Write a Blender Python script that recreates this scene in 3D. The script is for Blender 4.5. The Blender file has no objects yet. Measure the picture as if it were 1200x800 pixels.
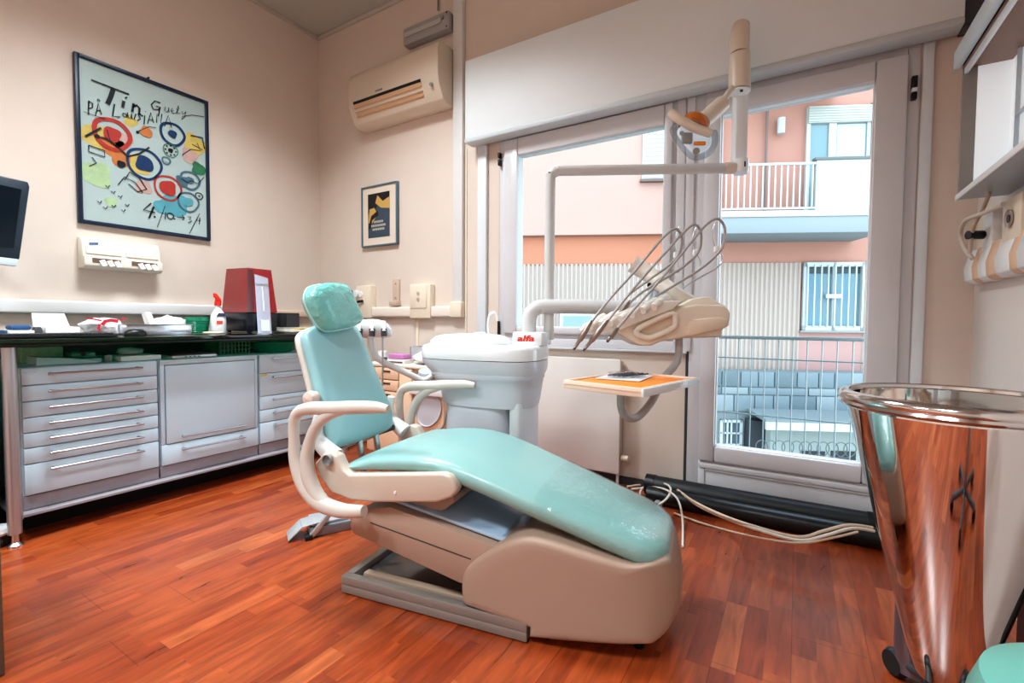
import bpy, bmesh, math, random
from mathutils import Vector as V, Matrix
random.seed(7)
R = math.radians
# ------------------------------------------------------------------ camera model
FP = 550.96
C0 = V((3.641, -2.706, 0.95))
_p, _r, _y = 0.0397681, 0.00632914, 0.545995
_cy, _sy = math.cos(_y), math.sin(_y)
FW = V((-_sy*math.cos(_p), _cy*math.cos(_p), -math.sin(_p)))
_rt = V((_cy, _sy, 0)); _up = _rt.cross(FW)
RT = _rt*math.cos(_r) + _up*math.sin(_r)
UP = -_rt*math.sin(_r) + _up*math.cos(_r)
def ray(x, y): return FW*FP + RT*(x-600) - UP*(y-400)
def D(x, y, dep): return C0 + ray(x, y)*(dep/FP)
def depth(P): return (V(P)-C0).dot(FW)
def onP(x, y, pt, n):
    d = ray(x, y); pt = V(pt); n = V(n)
    return C0 + d*((pt-C0).dot(n)/d.dot(n))
def oX(x, y, X): return onP(x, y, (X,0,0), (1,0,0))
def oY(x, y, Y=0): return onP(x, y, (0,Y,0), (0,1,0))
def oZ(x, y, Z=0): return onP(x, y, (0,0,Z), (0,0,1))
# chair frame
CA = V((2.299, -1.638, 0)); CT = R(9.5)
CU = V((math.cos(CT), math.sin(CT), 0)); CV = V((-math.sin(CT), math.cos(CT), 0))
def cw(u, v, z): return CA + CU*u + CV*v + V((0,0,z))
def cp(x, y, v):
    P = onP(x, y, CA+CV*v, CV); return ((P-CA).dot(CU), P.z)
def cpw(x, y, v): return onP(x, y, CA+CV*v, CV)

# ------------------------------------------------------------------ mesh builder
class MB:
    def __init__(s): s.v=[]; s.f=[]; s.m=[]
    def add(s, vs, fs, m=0):
        n=len(s.v); s.v += [V(a) for a in vs]
        for f in fs: s.f.append([n+i for i in f]); s.m.append(m)
        return s
    def frombm(s, bm, m=0):
        bm.verts.index_update()
        s.add([v.co.copy() for v in bm.verts], [[v.index for v in f.verts] for f in bm.faces], m); bm.free(); return s
    def box(s, lo, hi, bev=0, m=0, seg=2, M=None):
        lo=V(lo); hi=V(hi); bm=bmesh.new(); bmesh.ops.create_cube(bm, size=1)
        c=(lo+hi)/2; d=hi-lo
        for v in bm.verts: v.co = V((c.x+v.co.x*d.x, c.y+v.co.y*d.y, c.z+v.co.z*d.z))
        if bev: bmesh.ops.bevel(bm, geom=bm.edges[:], offset=min(bev, .49*min(abs(d.x),abs(d.y),abs(d.z))), segments=seg, affect='EDGES', profile=.5)
        if M is not None: bmesh.ops.transform(bm, matrix=M, verts=bm.verts)
        return s.frombm(bm, m)
    def obox(s, c, ax, ay, az, d, bev=0, m=0, seg=2):
        ax=V(ax).normalized(); ay=V(ay).normalized(); az=V(az).normalized()
        M=Matrix.Translation(V(c)) @ Matrix((ax,ay,az)).transposed().to_4x4()
        return s.box((-d[0]/2,-d[1]/2,-d[2]/2),(d[0]/2,d[1]/2,d[2]/2),bev,m,seg,M)
    def prism(s, pts, t, bev=0, m=0, seg=2):
        pts=[V(a) for a in pts]; t=V(t); bm=bmesh.new()
        a=[bm.verts.new(q) for q in pts]; b=[bm.verts.new(q+t) for q in pts]; n=len(pts)
        bm.faces.new(a[::-1]); bm.faces.new(b)
        for i in range(n): bm.faces.new((a[i],a[(i+1)%n],b[(i+1)%n],b[i]))
        bmesh.ops.recalc_face_normals(bm, faces=bm.faces[:])
        if bev:
            es=[e for e in bm.edges if len(e.link_faces)==2 and e.calc_face_angle(0)>.6]
            bmesh.ops.bevel(bm, geom=es, offset=bev, segments=seg, affect='EDGES', profile=.5, clamp_overlap=True)
        return s.frombm(bm, m)
    def tube(s, pts, r, seg=12, m=0, smooth=6, cap=True, closed=False, flat=None):
        pts=[V(q) for q in pts]; n=len(pts); rs=list(r) if isinstance(r,(list,tuple)) else [r]*n
        if smooth and n>2:
            P=[];Q=[]
            rng = n if closed else n-1
            for i in range(rng):
                if closed: a,b,c,d=[pts[(i+k-1)%n] for k in range(4)]; r1,r2=rs[i],rs[(i+1)%n]
                else: a,b,c,d=pts[max(i-1,0)],pts[i],pts[i+1],pts[min(i+2,n-1)]; r1,r2=rs[i],rs[i+1]
                for k in range(smooth):
                    t=k/smooth
                    P.append(.5*((2*b)+(c-a)*t+(2*a-5*b+4*c-d)*t*t+(3*b-a-3*c+d)*t**3)); Q.append(r1+(r2-r1)*t)
            if not closed: P.append(pts[-1]); Q.append(rs[-1])
            pts,rs=P,Q; n=len(pts)
        vs=[];fs=[]; prev=None
        for i in range(n):
            if closed: t=(pts[(i+1)%n]-pts[i-1])
            else: t=pts[min(i+1,n-1)]-pts[max(i-1,0)]
            t.normalize()
            if prev is None:
                u_=t.orthogonal().normalized()
                if flat is not None: u_=(V(flat)-t*V(flat).dot(t)).normalized()
            else: u_=(prev-t*prev.dot(t)).normalized()
            prev=u_; w=t.cross(u_)
            for k in range(seg):
                a=2*math.pi*k/seg
                vs.append(pts[i]+(u_*math.cos(a)+w*math.sin(a))*rs[i])
        rn = n if closed else n-1
        for i in range(rn):
            for k in range(seg):
                j=(i+1)%n
                fs.append([i*seg+k,i*seg+(k+1)%seg,j*seg+(k+1)%seg,j*seg+k])
        if cap and not closed:
            fs.append(list(range(seg))[::-1]); fs.append([(n-1)*seg+k for k in range(seg)])
        return s.add(vs,fs,m)
    def cyl(s, a, b, r, seg=24, m=0, r2=None): return s.tube([a,b],[r, r if r2 is None else r2],seg,m,0)
    def lathe(s, prof, o, seg=48, m=0, ax=(0,0,1), cap=False, sx=1, sy=1):
        az=V(ax).normalized(); au=az.orthogonal().normalized() if abs(az.z)<.99 else V((1,0,0)); aw=az.cross(au); o=V(o)
        vs=[];fs=[];n=len(prof)
        for (r,z) in prof:
            for k in range(seg):
                a=2*math.pi*k/seg; vs.append(o+az*z+au*(r*sx*math.cos(a))+aw*(r*sy*math.sin(a)))
        for i in range(n-1):
            for k in range(seg): fs.append([i*seg+k,i*seg+(k+1)%seg,(i+1)*seg+(k+1)%seg,(i+1)*seg+k])
        if cap: fs.append(list(range(seg))[::-1]); fs.append([(n-1)*seg+k for k in range(seg)])
        return s.add(vs,fs,m)
    def loft(s, rings, cap=True, m=0):
        k=len(rings[0]); vs=[q for rg in rings for q in rg]; fs=[]
        for i in range(len(rings)-1):
            for j in range(k): fs.append([i*k+j,i*k+(j+1)%k,(i+1)*k+(j+1)%k,(i+1)*k+j])
        if cap: fs.append(list(range(k))[::-1]); fs.append([(len(rings)-1)*k+j for j in range(k)])
        return s.add(vs,fs,m)
    def puff(s, outline, n, T, m=0, sub=4, crown=.12):
        pts=[V(a) for a in outline]; n=V(n).normalized(); N=len(pts); P=[]
        for i in range(N):
            a,b,c,d=[pts[(i+k-1)%N] for k in range(4)]
            for k in range(sub):
                t=k/sub; P.append(.5*((2*b)+(c-a)*t+(2*a-5*b+4*c-d)*t*t+(3*b-a-3*c+d)*t**3))
        c=sum(P,V())/len(P); rings=[]
        for sc,h in ((.3,-.5),(.82,-.5),(.93,-.44),(.985,-.28),(1,0),(.985,.22),(.945,.38),(.88,.46),(.75,.5+crown*.4),(.5,.5+crown*.8),(.2,.5+crown)):
            rings.append([c+(q-c)*sc+n*(h*T) for q in P])
        return s.loft(rings, True, m)
    def ribbon(s, pts, w, n, m=0, closed=False):
        pts=[V(q) for q in pts]; n=V(n).normalized(); vs=[];fs=[]; N=len(pts)
        ws = w if isinstance(w,(list,tuple)) else [w]*N
        for i in range(N):
            if closed: t=pts[(i+1)%N]-pts[i-1]
            else: t=pts[min(i+1,N-1)]-pts[max(i-1,0)]
            sd=t.cross(n); sd=sd.normalized() if sd.length>1e-9 else V((0,1,0))
            vs += [pts[i]+sd*ws[i]/2, pts[i]-sd*ws[i]/2]
        for i in range(N if closed else N-1):
            j=(i+1)%N; fs.append([2*i,2*i+1,2*j+1,2*j])
        return s.add(vs,fs,m)
    def ring(s, c, a, b, r0, r1, m=0, seg=28, jit=0):
        vs=[];fs=[]
        for k in range(seg):
            t=2*math.pi*k/seg; j=1+jit*math.sin(3*t+c[0]*9)+jit*.6*math.cos(5*t)
            e=V(a)*math.cos(t)+V(b)*math.sin(t)
            vs += [V(c)+e*r0*j, V(c)+e*r1*j]
        for k in range(seg):
            j=(k+1)%seg; fs.append([2*k,2*k+1,2*j+1,2*j])
        return s.add(vs,fs,m)
    def disc(s, c, a, b, r, m=0, seg=24, jit=0):
        vs=[]
        for k in range(seg):
            t=2*math.pi*k/seg; j=1+jit*math.sin(3*t+c[1]*17)+jit*.7*math.cos(4*t+c[2]*5)
            vs.append(V(c)+(V(a)*math.cos(t)+V(b)*math.sin(t))*r*j)
        return s.add(vs,[list(range(seg))],m)
    def build(s, name, mat, parent=None, sharp=38, ori=True):
        me=bpy.data.meshes.new(name); base = wl.get(parent, V()) if parent else V()
        bm=bmesh.new(); vv=[bm.verts.new(q-base) for q in s.v]
        for f,mi in zip(s.f,s.m):
            try: fc=bm.faces.new([vv[i] for i in f]); fc.material_index=mi; fc.smooth=True
            except Exception: pass
        if ori: bmesh.ops.recalc_face_normals(bm, faces=bm.faces[:])
        for e in bm.edges:
            if len(e.link_faces)==2 and e.calc_face_angle(0)>R(sharp): e.smooth=False
        bm.to_mesh(me); bm.free()
        for mt in (mat if isinstance(mat,(list,tuple)) else [mat]): me.materials.append(mt)
        o=bpy.data.objects.new(name, me); bpy.context.scene.collection.objects.link(o)
        if parent: o.parent=parent; wl[o]=base.copy()
        else: wl[o]=V()
        return o
wl={}
def tag(o, label=None, cat=None, group=None, kind=None):
    if label: o['label']=label
    if cat: o['category']=cat
    if group: o['group']=group
    if kind: o['kind']=kind
    return o
def thing(name, label, cat, loc, group=None):
    o=bpy.data.objects.new(name, None); bpy.context.scene.collection.objects.link(o)
    o.empty_display_size=.1; o.location=loc; wl[o]=V(loc); return tag(o,label,cat,group)
def solo(mb, name, mat, label, cat, group=None, sharp=38):
    # a thing of one mesh: origin moved to its base centre
    xs=[v.x for v in mb.v]; ys=[v.y for v in mb.v]; zs=[v.z for v in mb.v]
    c=V(((min(xs)+max(xs))/2,(min(ys)+max(ys))/2,min(zs)))
    for v in mb.v: v -= c
    o=mb.build(name,mat,None,sharp); o.location=c; wl[o]=c; return tag(o,label,cat,group)
def struct(mb, name, mat, sharp=38): return tag(mb.build(name,mat,None,sharp), kind='structure')
def dup(root, loc, label=None):
    def cpy(o, par):
        c=o.copy(); bpy.context.scene.collection.objects.link(c)
        if par: c.parent=par
        for ch in o.children: cpy(ch,c)
        return c
    r_=cpy(root,None); r_.location=loc
    if label: r_['label']=label
    wl[r_]=V(loc); return r_
def text_mesh(body, size, origin, ax, up, mat, parent, name='lettering', shear=0, bold=0, ext=.0006, align='CENTER', widthto=None):
    cu=bpy.data.curves.new(name,'FONT'); cu.body=body; cu.size=size; cu.shear=shear; cu.offset=bold; cu.extrude=ext; cu.align_x=align; cu.resolution_u=3
    t=bpy.data.objects.new('tmp',cu); bpy.context.scene.collection.objects.link(t)
    bpy.context.view_layer.update()
    me=bpy.data.meshes.new_from_object(t.evaluated_get(bpy.context.evaluated_depsgraph_get()))
    bpy.data.objects.remove(t)
    ax=V(ax).normalized(); up=V(up).normalized(); n=ax.cross(up)
    xs=[v.co.x for v in me.vertices]; k=1
    if widthto and xs: k=widthto/(max(xs)-min(xs))
    base=wl.get(parent,V())
    for v in me.vertices: v.co = V(origin)-base+ax*(v.co.x*k)+up*v.co.y+n*v.co.z
    me.materials.clear(); me.materials.append(mat)
    o=bpy.data.objects.new(name,me); bpy.context.scene.collection.objects.link(o); o.parent=parent; wl[o]=base.copy(); return o

# ------------------------------------------------------------------ materials
def lin(c):
    def f(x):
        x/=255; return x/12.92 if x<=.04045 else ((x+.055)/1.055)**2.4
    return (f(c[0]),f(c[1]),f(c[2]),1)
def mat(name, col, rough=.5, metal=0, noise=0, nscale=20, bump=0, bscale=60, coat=0, spec=.5, trans=0, emis=None, estr=0, ior=1.45):
    m=bpy.data.materials.new(name); m.use_nodes=True; nt=m.node_tree; b=nt.nodes['Principled BSDF']
    b.inputs['Base Color'].default_value=lin(col); b.inputs['Roughness'].default_value=rough; b.inputs['Metallic'].default_value=metal
    b.inputs['Coat Weight'].default_value=coat; b.inputs['Coat Roughness'].default_value=.08; b.inputs['Specular IOR Level'].default_value=spec
    b.inputs['Transmission Weight'].default_value=trans; b.inputs['IOR'].default_value=ior
    if emis: b.inputs['Emission Color'].default_value=lin(emis); b.inputs['Emission Strength'].default_value=estr
    tc=nt.nodes.new('ShaderNodeTexCoord')
    n=nt.nodes.new('ShaderNodeTexNoise'); n.inputs['Scale'].default_value=nscale; n.inputs['Detail'].default_value=4
    nt.links.new(tc.outputs['Object'],n.inputs['Vector'])
    mx=nt.nodes.new('ShaderNodeMix'); mx.data_type='RGBA'; mx.blend_type='MULTIPLY'; mx.inputs[0].default_value=1
    cr=nt.nodes.new('ShaderNodeMapRange'); cr.inputs['To Min'].default_value=1-max(noise,.015); cr.inputs['To Max'].default_value=1+max(noise,.015)*.6
    nt.links.new(n.outputs['Fac'],cr.inputs['Value']); mx.inputs[6].default_value=lin(col)
    nt.links.new(cr.outputs[0],mx.inputs[7]); nt.links.new(mx.outputs[2],b.inputs['Base Color'])
    if bump:
        n2=nt.nodes.new('ShaderNodeTexNoise'); n2.inputs['Scale'].default_value=bscale; n2.inputs['Detail'].default_value=3
        nt.links.new(tc.outputs['Object'],n2.inputs['Vector'])
        bp=nt.nodes.new('ShaderNodeBump'); bp.inputs['Strength'].default_value=bump; bp.inputs['Distance'].default_value=.01
        nt.links.new(n2.outputs['Fac'],bp.inputs['Height']); nt.links.new(bp.outputs[0],b.inputs['Normal'])
    return m
def clear(name, tint=(250,252,252), gloss=.12, rough=.02, fres=1.45, bump=0):
    m=bpy.data.materials.new(name); m.use_nodes=True; nt=m.node_tree; nt.nodes.clear()
    out=nt.nodes.new('ShaderNodeOutputMaterial'); tr=nt.nodes.new('ShaderNodeBsdfTransparent'); tr.inputs[0].default_value=lin(tint)
    gl=nt.nodes.new('ShaderNodeBsdfGlossy'); gl.inputs['Roughness'].default_value=rough
    lw=nt.nodes.new('ShaderNodeLayerWeight'); lw.inputs['Blend'].default_value=.5
    fr=nt.nodes.new('ShaderNodeMath'); fr.operation='POWER'; fr.inputs[1].default_value=4.0; nt.links.new(lw.outputs['Facing'],fr.inputs[0])
    ad=nt.nodes.new('ShaderNodeMath'); ad.operation='MULTIPLY_ADD'; ad.use_clamp=True; ad.inputs[1].default_value=min(1,(fres-1)*1.6); ad.inputs[2].default_value=gloss
    nt.links.new(fr.outputs[0],ad.inputs[0])
    mx=nt.nodes.new('ShaderNodeMixShader'); nt.links.new(ad.outputs[0],mx.inputs[0]); nt.links.new(tr.outputs[0],mx.inputs[1]); nt.links.new(gl.outputs[0],mx.inputs[2])
    if bump:
        n2=nt.nodes.new('ShaderNodeTexNoise'); n2.inputs['Scale'].default_value=18; bp=nt.nodes.new('ShaderNodeBump'); bp.inputs['Strength'].default_value=bump; bp.inputs['Distance'].default_value=.02
        nt.links.new(n2.outputs['Fac'],bp.inputs['Height']); nt.links.new(bp.outputs[0],gl.inputs['Normal'])
    nt.links.new(mx.outputs[0],out.inputs[0]); return m

def floor_mat():
    m=bpy.data.materials.new('laminate_floor'); m.use_nodes=True; nt=m.node_tree; N=nt.nodes; L=nt.links; b=N['Principled BSDF']
    tc=N.new('ShaderNodeTexCoord'); sp=N.new('ShaderNodeSeparateXYZ'); L.new(tc.outputs['Object'],sp.inputs[0])
    def mt(op,a,bv=None,c=None):
        n=N.new('ShaderNodeMath'); n.operation=op
        for i,q in enumerate((a,bv,c)):
            if q is None: continue
            if isinstance(q,(int,float)): n.inputs[i].default_value=q
            else: L.new(q,n.inputs[i])
        return n.outputs[0]
    X=sp.outputs[0];Y=sp.outputs[1]
    col=mt('FLOOR',mt('DIVIDE',X,.064)); w1=N.new('ShaderNodeTexWhiteNoise'); w1.noise_dimensions='1D'; L.new(col,w1.inputs['W'])
    yy=mt('ADD',mt('DIVIDE',Y,.36),mt('MULTIPLY',w1.outputs['Value'],9.0)); row=mt('FLOOR',yy)
    cx=N.new('ShaderNodeCombineXYZ'); L.new(col,cx.inputs[0]); L.new(row,cx.inputs[1])
    w2=N.new('ShaderNodeTexWhiteNoise'); w2.noise_dimensions='2D'; L.new(cx.outputs[0],w2.inputs['Vector'])
    cr=N.new('ShaderNodeValToRGB'); e=cr.color_ramp.elements
    e[0].position=0; e[0].color=lin((142,60,30)); e[1].position=1; e[1].color=lin((182,98,56))
    for p_,c_ in ((.3,(156,70,34)),(.6,(168,82,41)),(.85,(162,75,38))):
        q=e.new(p_); q.color=lin(c_)
    L.new(w2.outputs['Value'],cr.inputs[0])
    # grain, offset by strip
    gv=N.new('ShaderNodeCombineXYZ'); L.new(mt('MULTIPLY',X,38.0),gv.inputs[0]); L.new(mt('MULTIPLY',Y,5.0),gv.inputs[1]); L.new(mt('MULTIPLY',w2.outputs['Value'],40.0),gv.inputs[2])
    gn=N.new('ShaderNodeTexNoise'); gn.inputs['Scale'].default_value=1; gn.inputs['Detail'].default_value=5; gn.inputs['Distortion'].default_value=.8; L.new(gv.outputs[0],gn.inputs['Vector'])
    gr=N.new('ShaderNodeMapRange'); gr.inputs['From Min'].default_value=.3; gr.inputs['From Max'].default_value=.72; gr.inputs['To Min'].default_value=.62; gr.inputs['To Max'].default_value=1.22; L.new(gn.outputs['Fac'],gr.inputs['Value'])
    mx=N.new('ShaderNodeMix'); mx.data_type='RGBA'; mx.blend_type='MULTIPLY'; mx.inputs[0].default_value=1; L.new(cr.outputs[0],mx.inputs[6]); L.new(gr.outputs[0],mx.inputs[7])
    # plank joints
    px=mt('FRACT',mt('DIVIDE',X,.192)); j1=mt('LESS_THAN',px,.011)
    pc=mt('FLOOR',mt('DIVIDE',X,.192)); w3=N.new('ShaderNodeTexWhiteNoise'); w3.noise_dimensions='1D'; L.new(pc,w3.inputs['W'])
    py=mt('FRACT',mt('ADD',mt('DIVIDE',Y,1.28),w3.outputs['Value'])); j2=mt('LESS_THAN',py,.0018)
    jj=mt('MULTIPLY',mt('MAXIMUM',j1,j2),.55)
    m2=N.new('ShaderNodeMix'); m2.data_type='RGBA'; L.new(jj,m2.inputs[0]); L.new(mx.outputs[2],m2.inputs[6]); m2.inputs[7].default_value=lin((60,25,14))
    L.new(m2.outputs[2],b.inputs['Base Color']); b.inputs['Roughness'].default_value=.34; b.inputs['Coat Weight'].default_value=.35; b.inputs['Coat Roughness'].default_value=.2; b.inputs['Specular IOR Level'].default_value=.42
    rr=N.new('ShaderNodeMapRange'); rr.inputs['To Min'].default_value=.24; rr.inputs['To Max'].default_value=.36; L.new(gn.outputs['Fac'],rr.inputs['Value']); L.new(rr.outputs[0],b.inputs['Roughness'])
    return m

M_wall=mat('wall_paint',(226,212,200),.75,noise=.05,nscale=6,bump=.12,bscale=160)
M_ceil=mat('ceiling_paint',(196,196,186),.9)
M_white=mat('white_plastic',(236,238,238),.35)
M_trim=mat('white_trim',(226,226,224),.45)
M_cream=mat('cream_plastic',(236,222,202),.4)
M_ac=mat('aged_plastic',(222,208,190),.45)
M_pvc=mat('pvc_frame',(220,220,223),.32)
M_blind=mat('blind_box_white',(234,240,242),.5)
M_grey=mat('grey_plastic',(150,152,152),.5)
M_dgrey=mat('dark_grey',(70,72,76),.5)
M_black=mat('black_plastic',(18,19,22),.4)
M_rub=mat('black_rubber',(34,36,38),.45)
M_steel=mat('brushed_steel',(200,202,205),.28,1)
M_mir=mat('polished_steel',(225,224,222),.05,1)
M_alu=mat('aluminium_leg',(188,190,194),.35,.8)
M_cab=mat('cabinet_lacquer',(204,229,243),.3,coat=.2)
M_cabgrey=mat('cabinet_plinth',(158,152,158),.4)
M_teal=mat('teal_vinyl',(142,184,181),.33,bump=.03,bscale=400,coat=.15)
M_teal2=mat('teal_vinyl_back',(150,196,201),.33,bump=.03,bscale=400,coat=.15)
M_wrap=mat('plastic_wrapped_headrest',(126,196,190),.2,bump=.9,bscale=38,coat=.6)
M_beige=mat('chair_shell',(202,188,174),.38)
M_beige2=mat('chair_housing',(172,148,132),.42)
M_arm=mat('arm_plastic',(210,204,196),.35)
M_ivory=mat('lamp_ivory',(226,214,198),.3)
M_uwhite=mat('unit_white',(238,242,244),.18,coat=.4)
M_ugrey=mat('unit_grey',(210,215,223),.3)
M_tube=mat('tube_grey',(208,208,208),.3)
M_hose=mat('hose_grey',(168,164,162),.35)
M_blue=mat('blue_cover',(176,200,224),.25,coat=.3)
M_orange=mat('orange_paper',(244,148,62),.6)
M_amber=mat('amber_plastic',(214,120,38),.2,trans=.3)
M_red=mat('red_acrylic',(150,14,22),.12,coat=.5)
M_dred=mat('dark_red_acrylic',(92,8,14),.12,coat=.5)
M_navy=mat('navy_frame',(30,44,66),.35)
M_paper=mat('poster_paper',(208,209,206),.35,noise=.05,nscale=5,coat=.5)
M_pap=mat('white_paper',(240,240,238),.7)
M_green=mat('green_plastic',(22,130,96),.25,coat=.2)
M_dgreen=mat('gap_green_shade',(8,60,50),.3)
M_alfa=mat('red_lettering',(214,60,44),.4)
M_glass=clear('window_glass',(246,251,251),.0,.02,1.16)
M_clear=clear('clear_acrylic',(236,240,240),.16,.05)
M_shield=clear('shield_acrylic',(226,232,236),.10,.2,1.3)
M_cover=clear('clear_vinyl_cover',(252,255,255),.07,.10,1.4,bump=.25)
M_bag=clear('thin_plastic_bag',(232,236,236),.3,.18,bump=.9)
M_gglass=clear('green_tinted_glass',(36,132,108),.05,.02,1.5)
M_peach=mat('peach_laminate',(228,192,162),.45)
M_ink=mat('black_ink',(26,28,34),.6)
M_teal_s=mat('stool_vinyl',(110,176,164),.35)

# ------------------------------------------------------------------ room
XR=4.27; H=3.42; YN=-5.0
struct(MB().box((-.1,YN-.1,-.1),(XR+.1,.12,0)),'floor',floor_mat())
struct(MB().box((-.1,YN-.1,H),(XR+.1,.3,H+.1)),'ceiling',M_ceil)
struct(MB().box((-.1,YN,0),(0,.3,H)),'wall_left',M_wall)
struct(MB().box((XR,YN,0),(XR+.1,.3,H)),'wall_right',mat('wall_paint_right',(228,222,216),.75,bump=.1,bscale=160))
struct(MB().box((-.1,YN-.1,0),(XR+.1,YN,H)),'wall_front',M_wall)
w=MB(); w.box((0,0,0),(1.89,.25,H)); w.box((1.89,0,2.2),(XR,.25,H)); w.box((1.89,0,0),(3.12,.25,.79)); w.box((4.068,0,0),(XR,.25,2.2))
struct(w,'wall_back',M_wall)
# cornice lines and corner bead
struct(MB().box((0,-.022,H-.03),(1.6,0,H),.006).box((0,YN,H-.03),(.022,-.022,H),.006),'trim_1',mat('cornice_white',(206,200,192),.6))
# white upright trunking beside the blind box
struct(MB().box((1.515,-.035,1.07),(1.60,0,H),.006),'trim_2',M_trim)
struct(MB().box((1.725,-.03,.8),(1.80,0,2.2),.008).box((4.072,-.02,.0),(4.112,0,2.2),.006),'trim_3',mat('jamb_white',(226,232,236),.4))
struct(MB().box((1.608,-.008,0),(1.62,0,2.17)),'trim_4',M_cream)
struct(MB().box((0,-.012,0),(1.6,0,.07),.003).box((1.6,-.012,0),(3.12,0,.045)),'baseboard_back',M_dgrey)
struct(MB().box((0,-2.6,0),(.012,-.012,.08),.003),'baseboard_left',M_dgrey)
# dark joint beside the door
struct(MB().box((3.118,-.006,.0),(3.13,.02,.80)),'trim_5',M_dgrey)
# window sill strip
struct(MB().box((1.82,-.03,.787),(3.125,.02,.80),.003,0).box((1.84,-.012,.80),(3.13,.05,.853),.004),'trim_6',M_pvc)
# window
def frame(mb, x0,x1,z0,z1, a,b,c,d, y0,y1, bev=.006):
    mb.box((x0,y0,z0),(x0+a,y1,z1),bev); mb.box((x1-b,y0,z0),(x1,y1,z1),bev)
    mb.box((x0+a,y0,z0),(x1-b,y1,z0+c),bev); mb.box((x0+a,y0,z1-d),(x1-b,y1,z1),bev)
wf=MB(); frame(wf,1.892,3.05,.853,2.2,.05,.03,.03,.05,-.004,.08); frame(wf,1.94,3.03,.88,2.155,.105,.045,.045,.11,-.03,.06,.01)
wo=struct(wf,'window_1',M_pvc)
gl=MB().box((2.04,.02,.92),(2.99,.026,2.05)).build('pane',M_glass,wo)
bd=MB(); frame(bd,2.034,2.992,.916,2.052,.012,.012,.012,.012,-.012,.02,.002); bd.build('glazing_bead',mat('bead_blue_white',(214,232,238),.3),wo)
MB().box((1.897,-.036,2.05),(1.912,-.004,2.085),.003).box((1.897,-.036,2.0),(1.912,-.004,2.04),.003).box((1.897,-.03,.86),(1.905,-.004,.96),.002).build('hinge',M_black,wo)
mu=MB(); mu.box((3.05,-.012,.80),(3.095,.08,2.2),.004); mu.box((3.103,-.02,.80),(3.145,.08,2.2),.004); mu.box((3.05,0,.8),(3.145,.07,2.2)); mu.build('mullion',M_pvc,wo)
# door
df=MB(); frame(df,3.132,4.068,0,2.2,.065,.045,.0001,.075,-.006,.1,.004)
do=struct(df,'door_1',M_pvc)
dl=MB(); frame(dl,3.195,4.025,.215,2.13,.08,.115,.085,.09,-.034,.07,.012); dl.build('leaf',M_pvc,do)
MB().box((3.27,.02,.295),(3.915,.026,2.045)).build('pane',M_glass,do)
bd=MB(); frame(bd,3.268,3.918,.292,2.048,.012,.012,.012,.012,-.016,.02,.002); bd.build('glazing_bead',mat('bead_white',(236,240,242),.3),do)
dp=MB(); dp.box((3.195,-.012,.0),(4.025,.06,.212),.004); dp.box((3.2,-.026,.172),(4.02,0,.205),.008)
frame(dp,3.2,4.02,.0,.172,.03,.03,.012,.012,-.02,0,.005); dp.build('kick_panel',M_pvc,do)
MB().box((4.036,-.03,1.98),(4.056,-.004,2.03),.003,0).box((4.036,-.03,1.93),(4.056,-.004,1.96),.003,0).build('hinge',M_black,do)
MB().box((4.036,-.032,1.961),(4.056,-.004,1.979),.003,0).build('hinge_pin',M_white,do)

# roller blind box
t=thing('blind_box','long white shutter box above the window and glass door','blind box',(2.9,0,2.16))
MB().box((1.687,-.12,2.185),(4.18,-.001,2.70),.006).build('casing',M_blind,t)
MB().box((1.687,-.128,2.155),(4.18,-.03,2.188),.008).build('bottom_rail',mat('blind_rail',(206,214,216),.4),t)
MB().box((4.182,-.09,2.16),(4.265,-.001,2.9),.004).build('end_panel',M_dgrey,t)

# ------------------------------------------------------------------ back wall fittings
# air conditioner
ya=-.19
x0=oY(407.5,110,ya).x; x1=oY(514,90,ya).x; 
zt=oY(510,45,ya).z; zb=oY(516,100,ya).z
x0,x1=oY(408,100,ya).x+.0, oY(513,60,ya).x
t=thing('air_conditioner','cream wall air conditioner with open vent below the emergency lamp','air conditioner',((x0+x1)/2,0,2.62))
def acsec(y,z): return V((0,y,z))
zt=oY(510,45,ya).z; zb=zt-.40
prof=[(0,zb),(0,zt),(-.14,zt),(-.175,zt-.02),(-.19,zt-.06),(-.19,zt-.23),(-.178,zt-.29),(-.13,zb+.02),(-.09,zb)]
MB().prism([V((x0,y,z)) for y,z in prof],(x1-x0,0,0),.008).build('casing',M_ac,t)
def acp(s,k): # point on slanted front between (-.19,zt-.23) and (-.13,zb+.02)
    a=V((-.186,zt-.25)); b=V((-.128,zb+.03)); q=a.lerp(b,k); return q
xa=x0+.07*(x1-x0); xb=x0+.83*(x1-x0)
nrm=V((0,-.9,-.45)).normalized()
def acquad(xa,xb,k0,k1,off):
    q=[];
    for x,k in ((xa,k0),(xb,k0),(xb,k1),(xa,k1)):
        p_=acp(0,k); q.append(V((x,p_.x,p_.y))+nrm*off)
    return q
MB().prism(acquad(xa,xb,-.12,.02,.004),nrm*.004).build('slot',M_black,t)
MB().prism(acquad(xa,xb,.03,.75,.004),nrm*.005).build('vent',mat('vent_warm',(220,184,148),.5),t)
lv=MB()
for k in (.2,.42,.64): lv.prism(acquad(xa,xb,k,k+.05,.01),nrm*.006)
lv.build('louvre',mat('louvre',(206,168,130),.5),t)
MB().box((x0+.3,-.194,zt-.215),(x0+.37,-.189,zt-.205)).build('badge',M_grey,t)
MB().cyl((xb+.09,-.18,zt-.29),(xb+.09,-.192,zt-.295),.012,12).build('button',M_grey,t)
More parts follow.
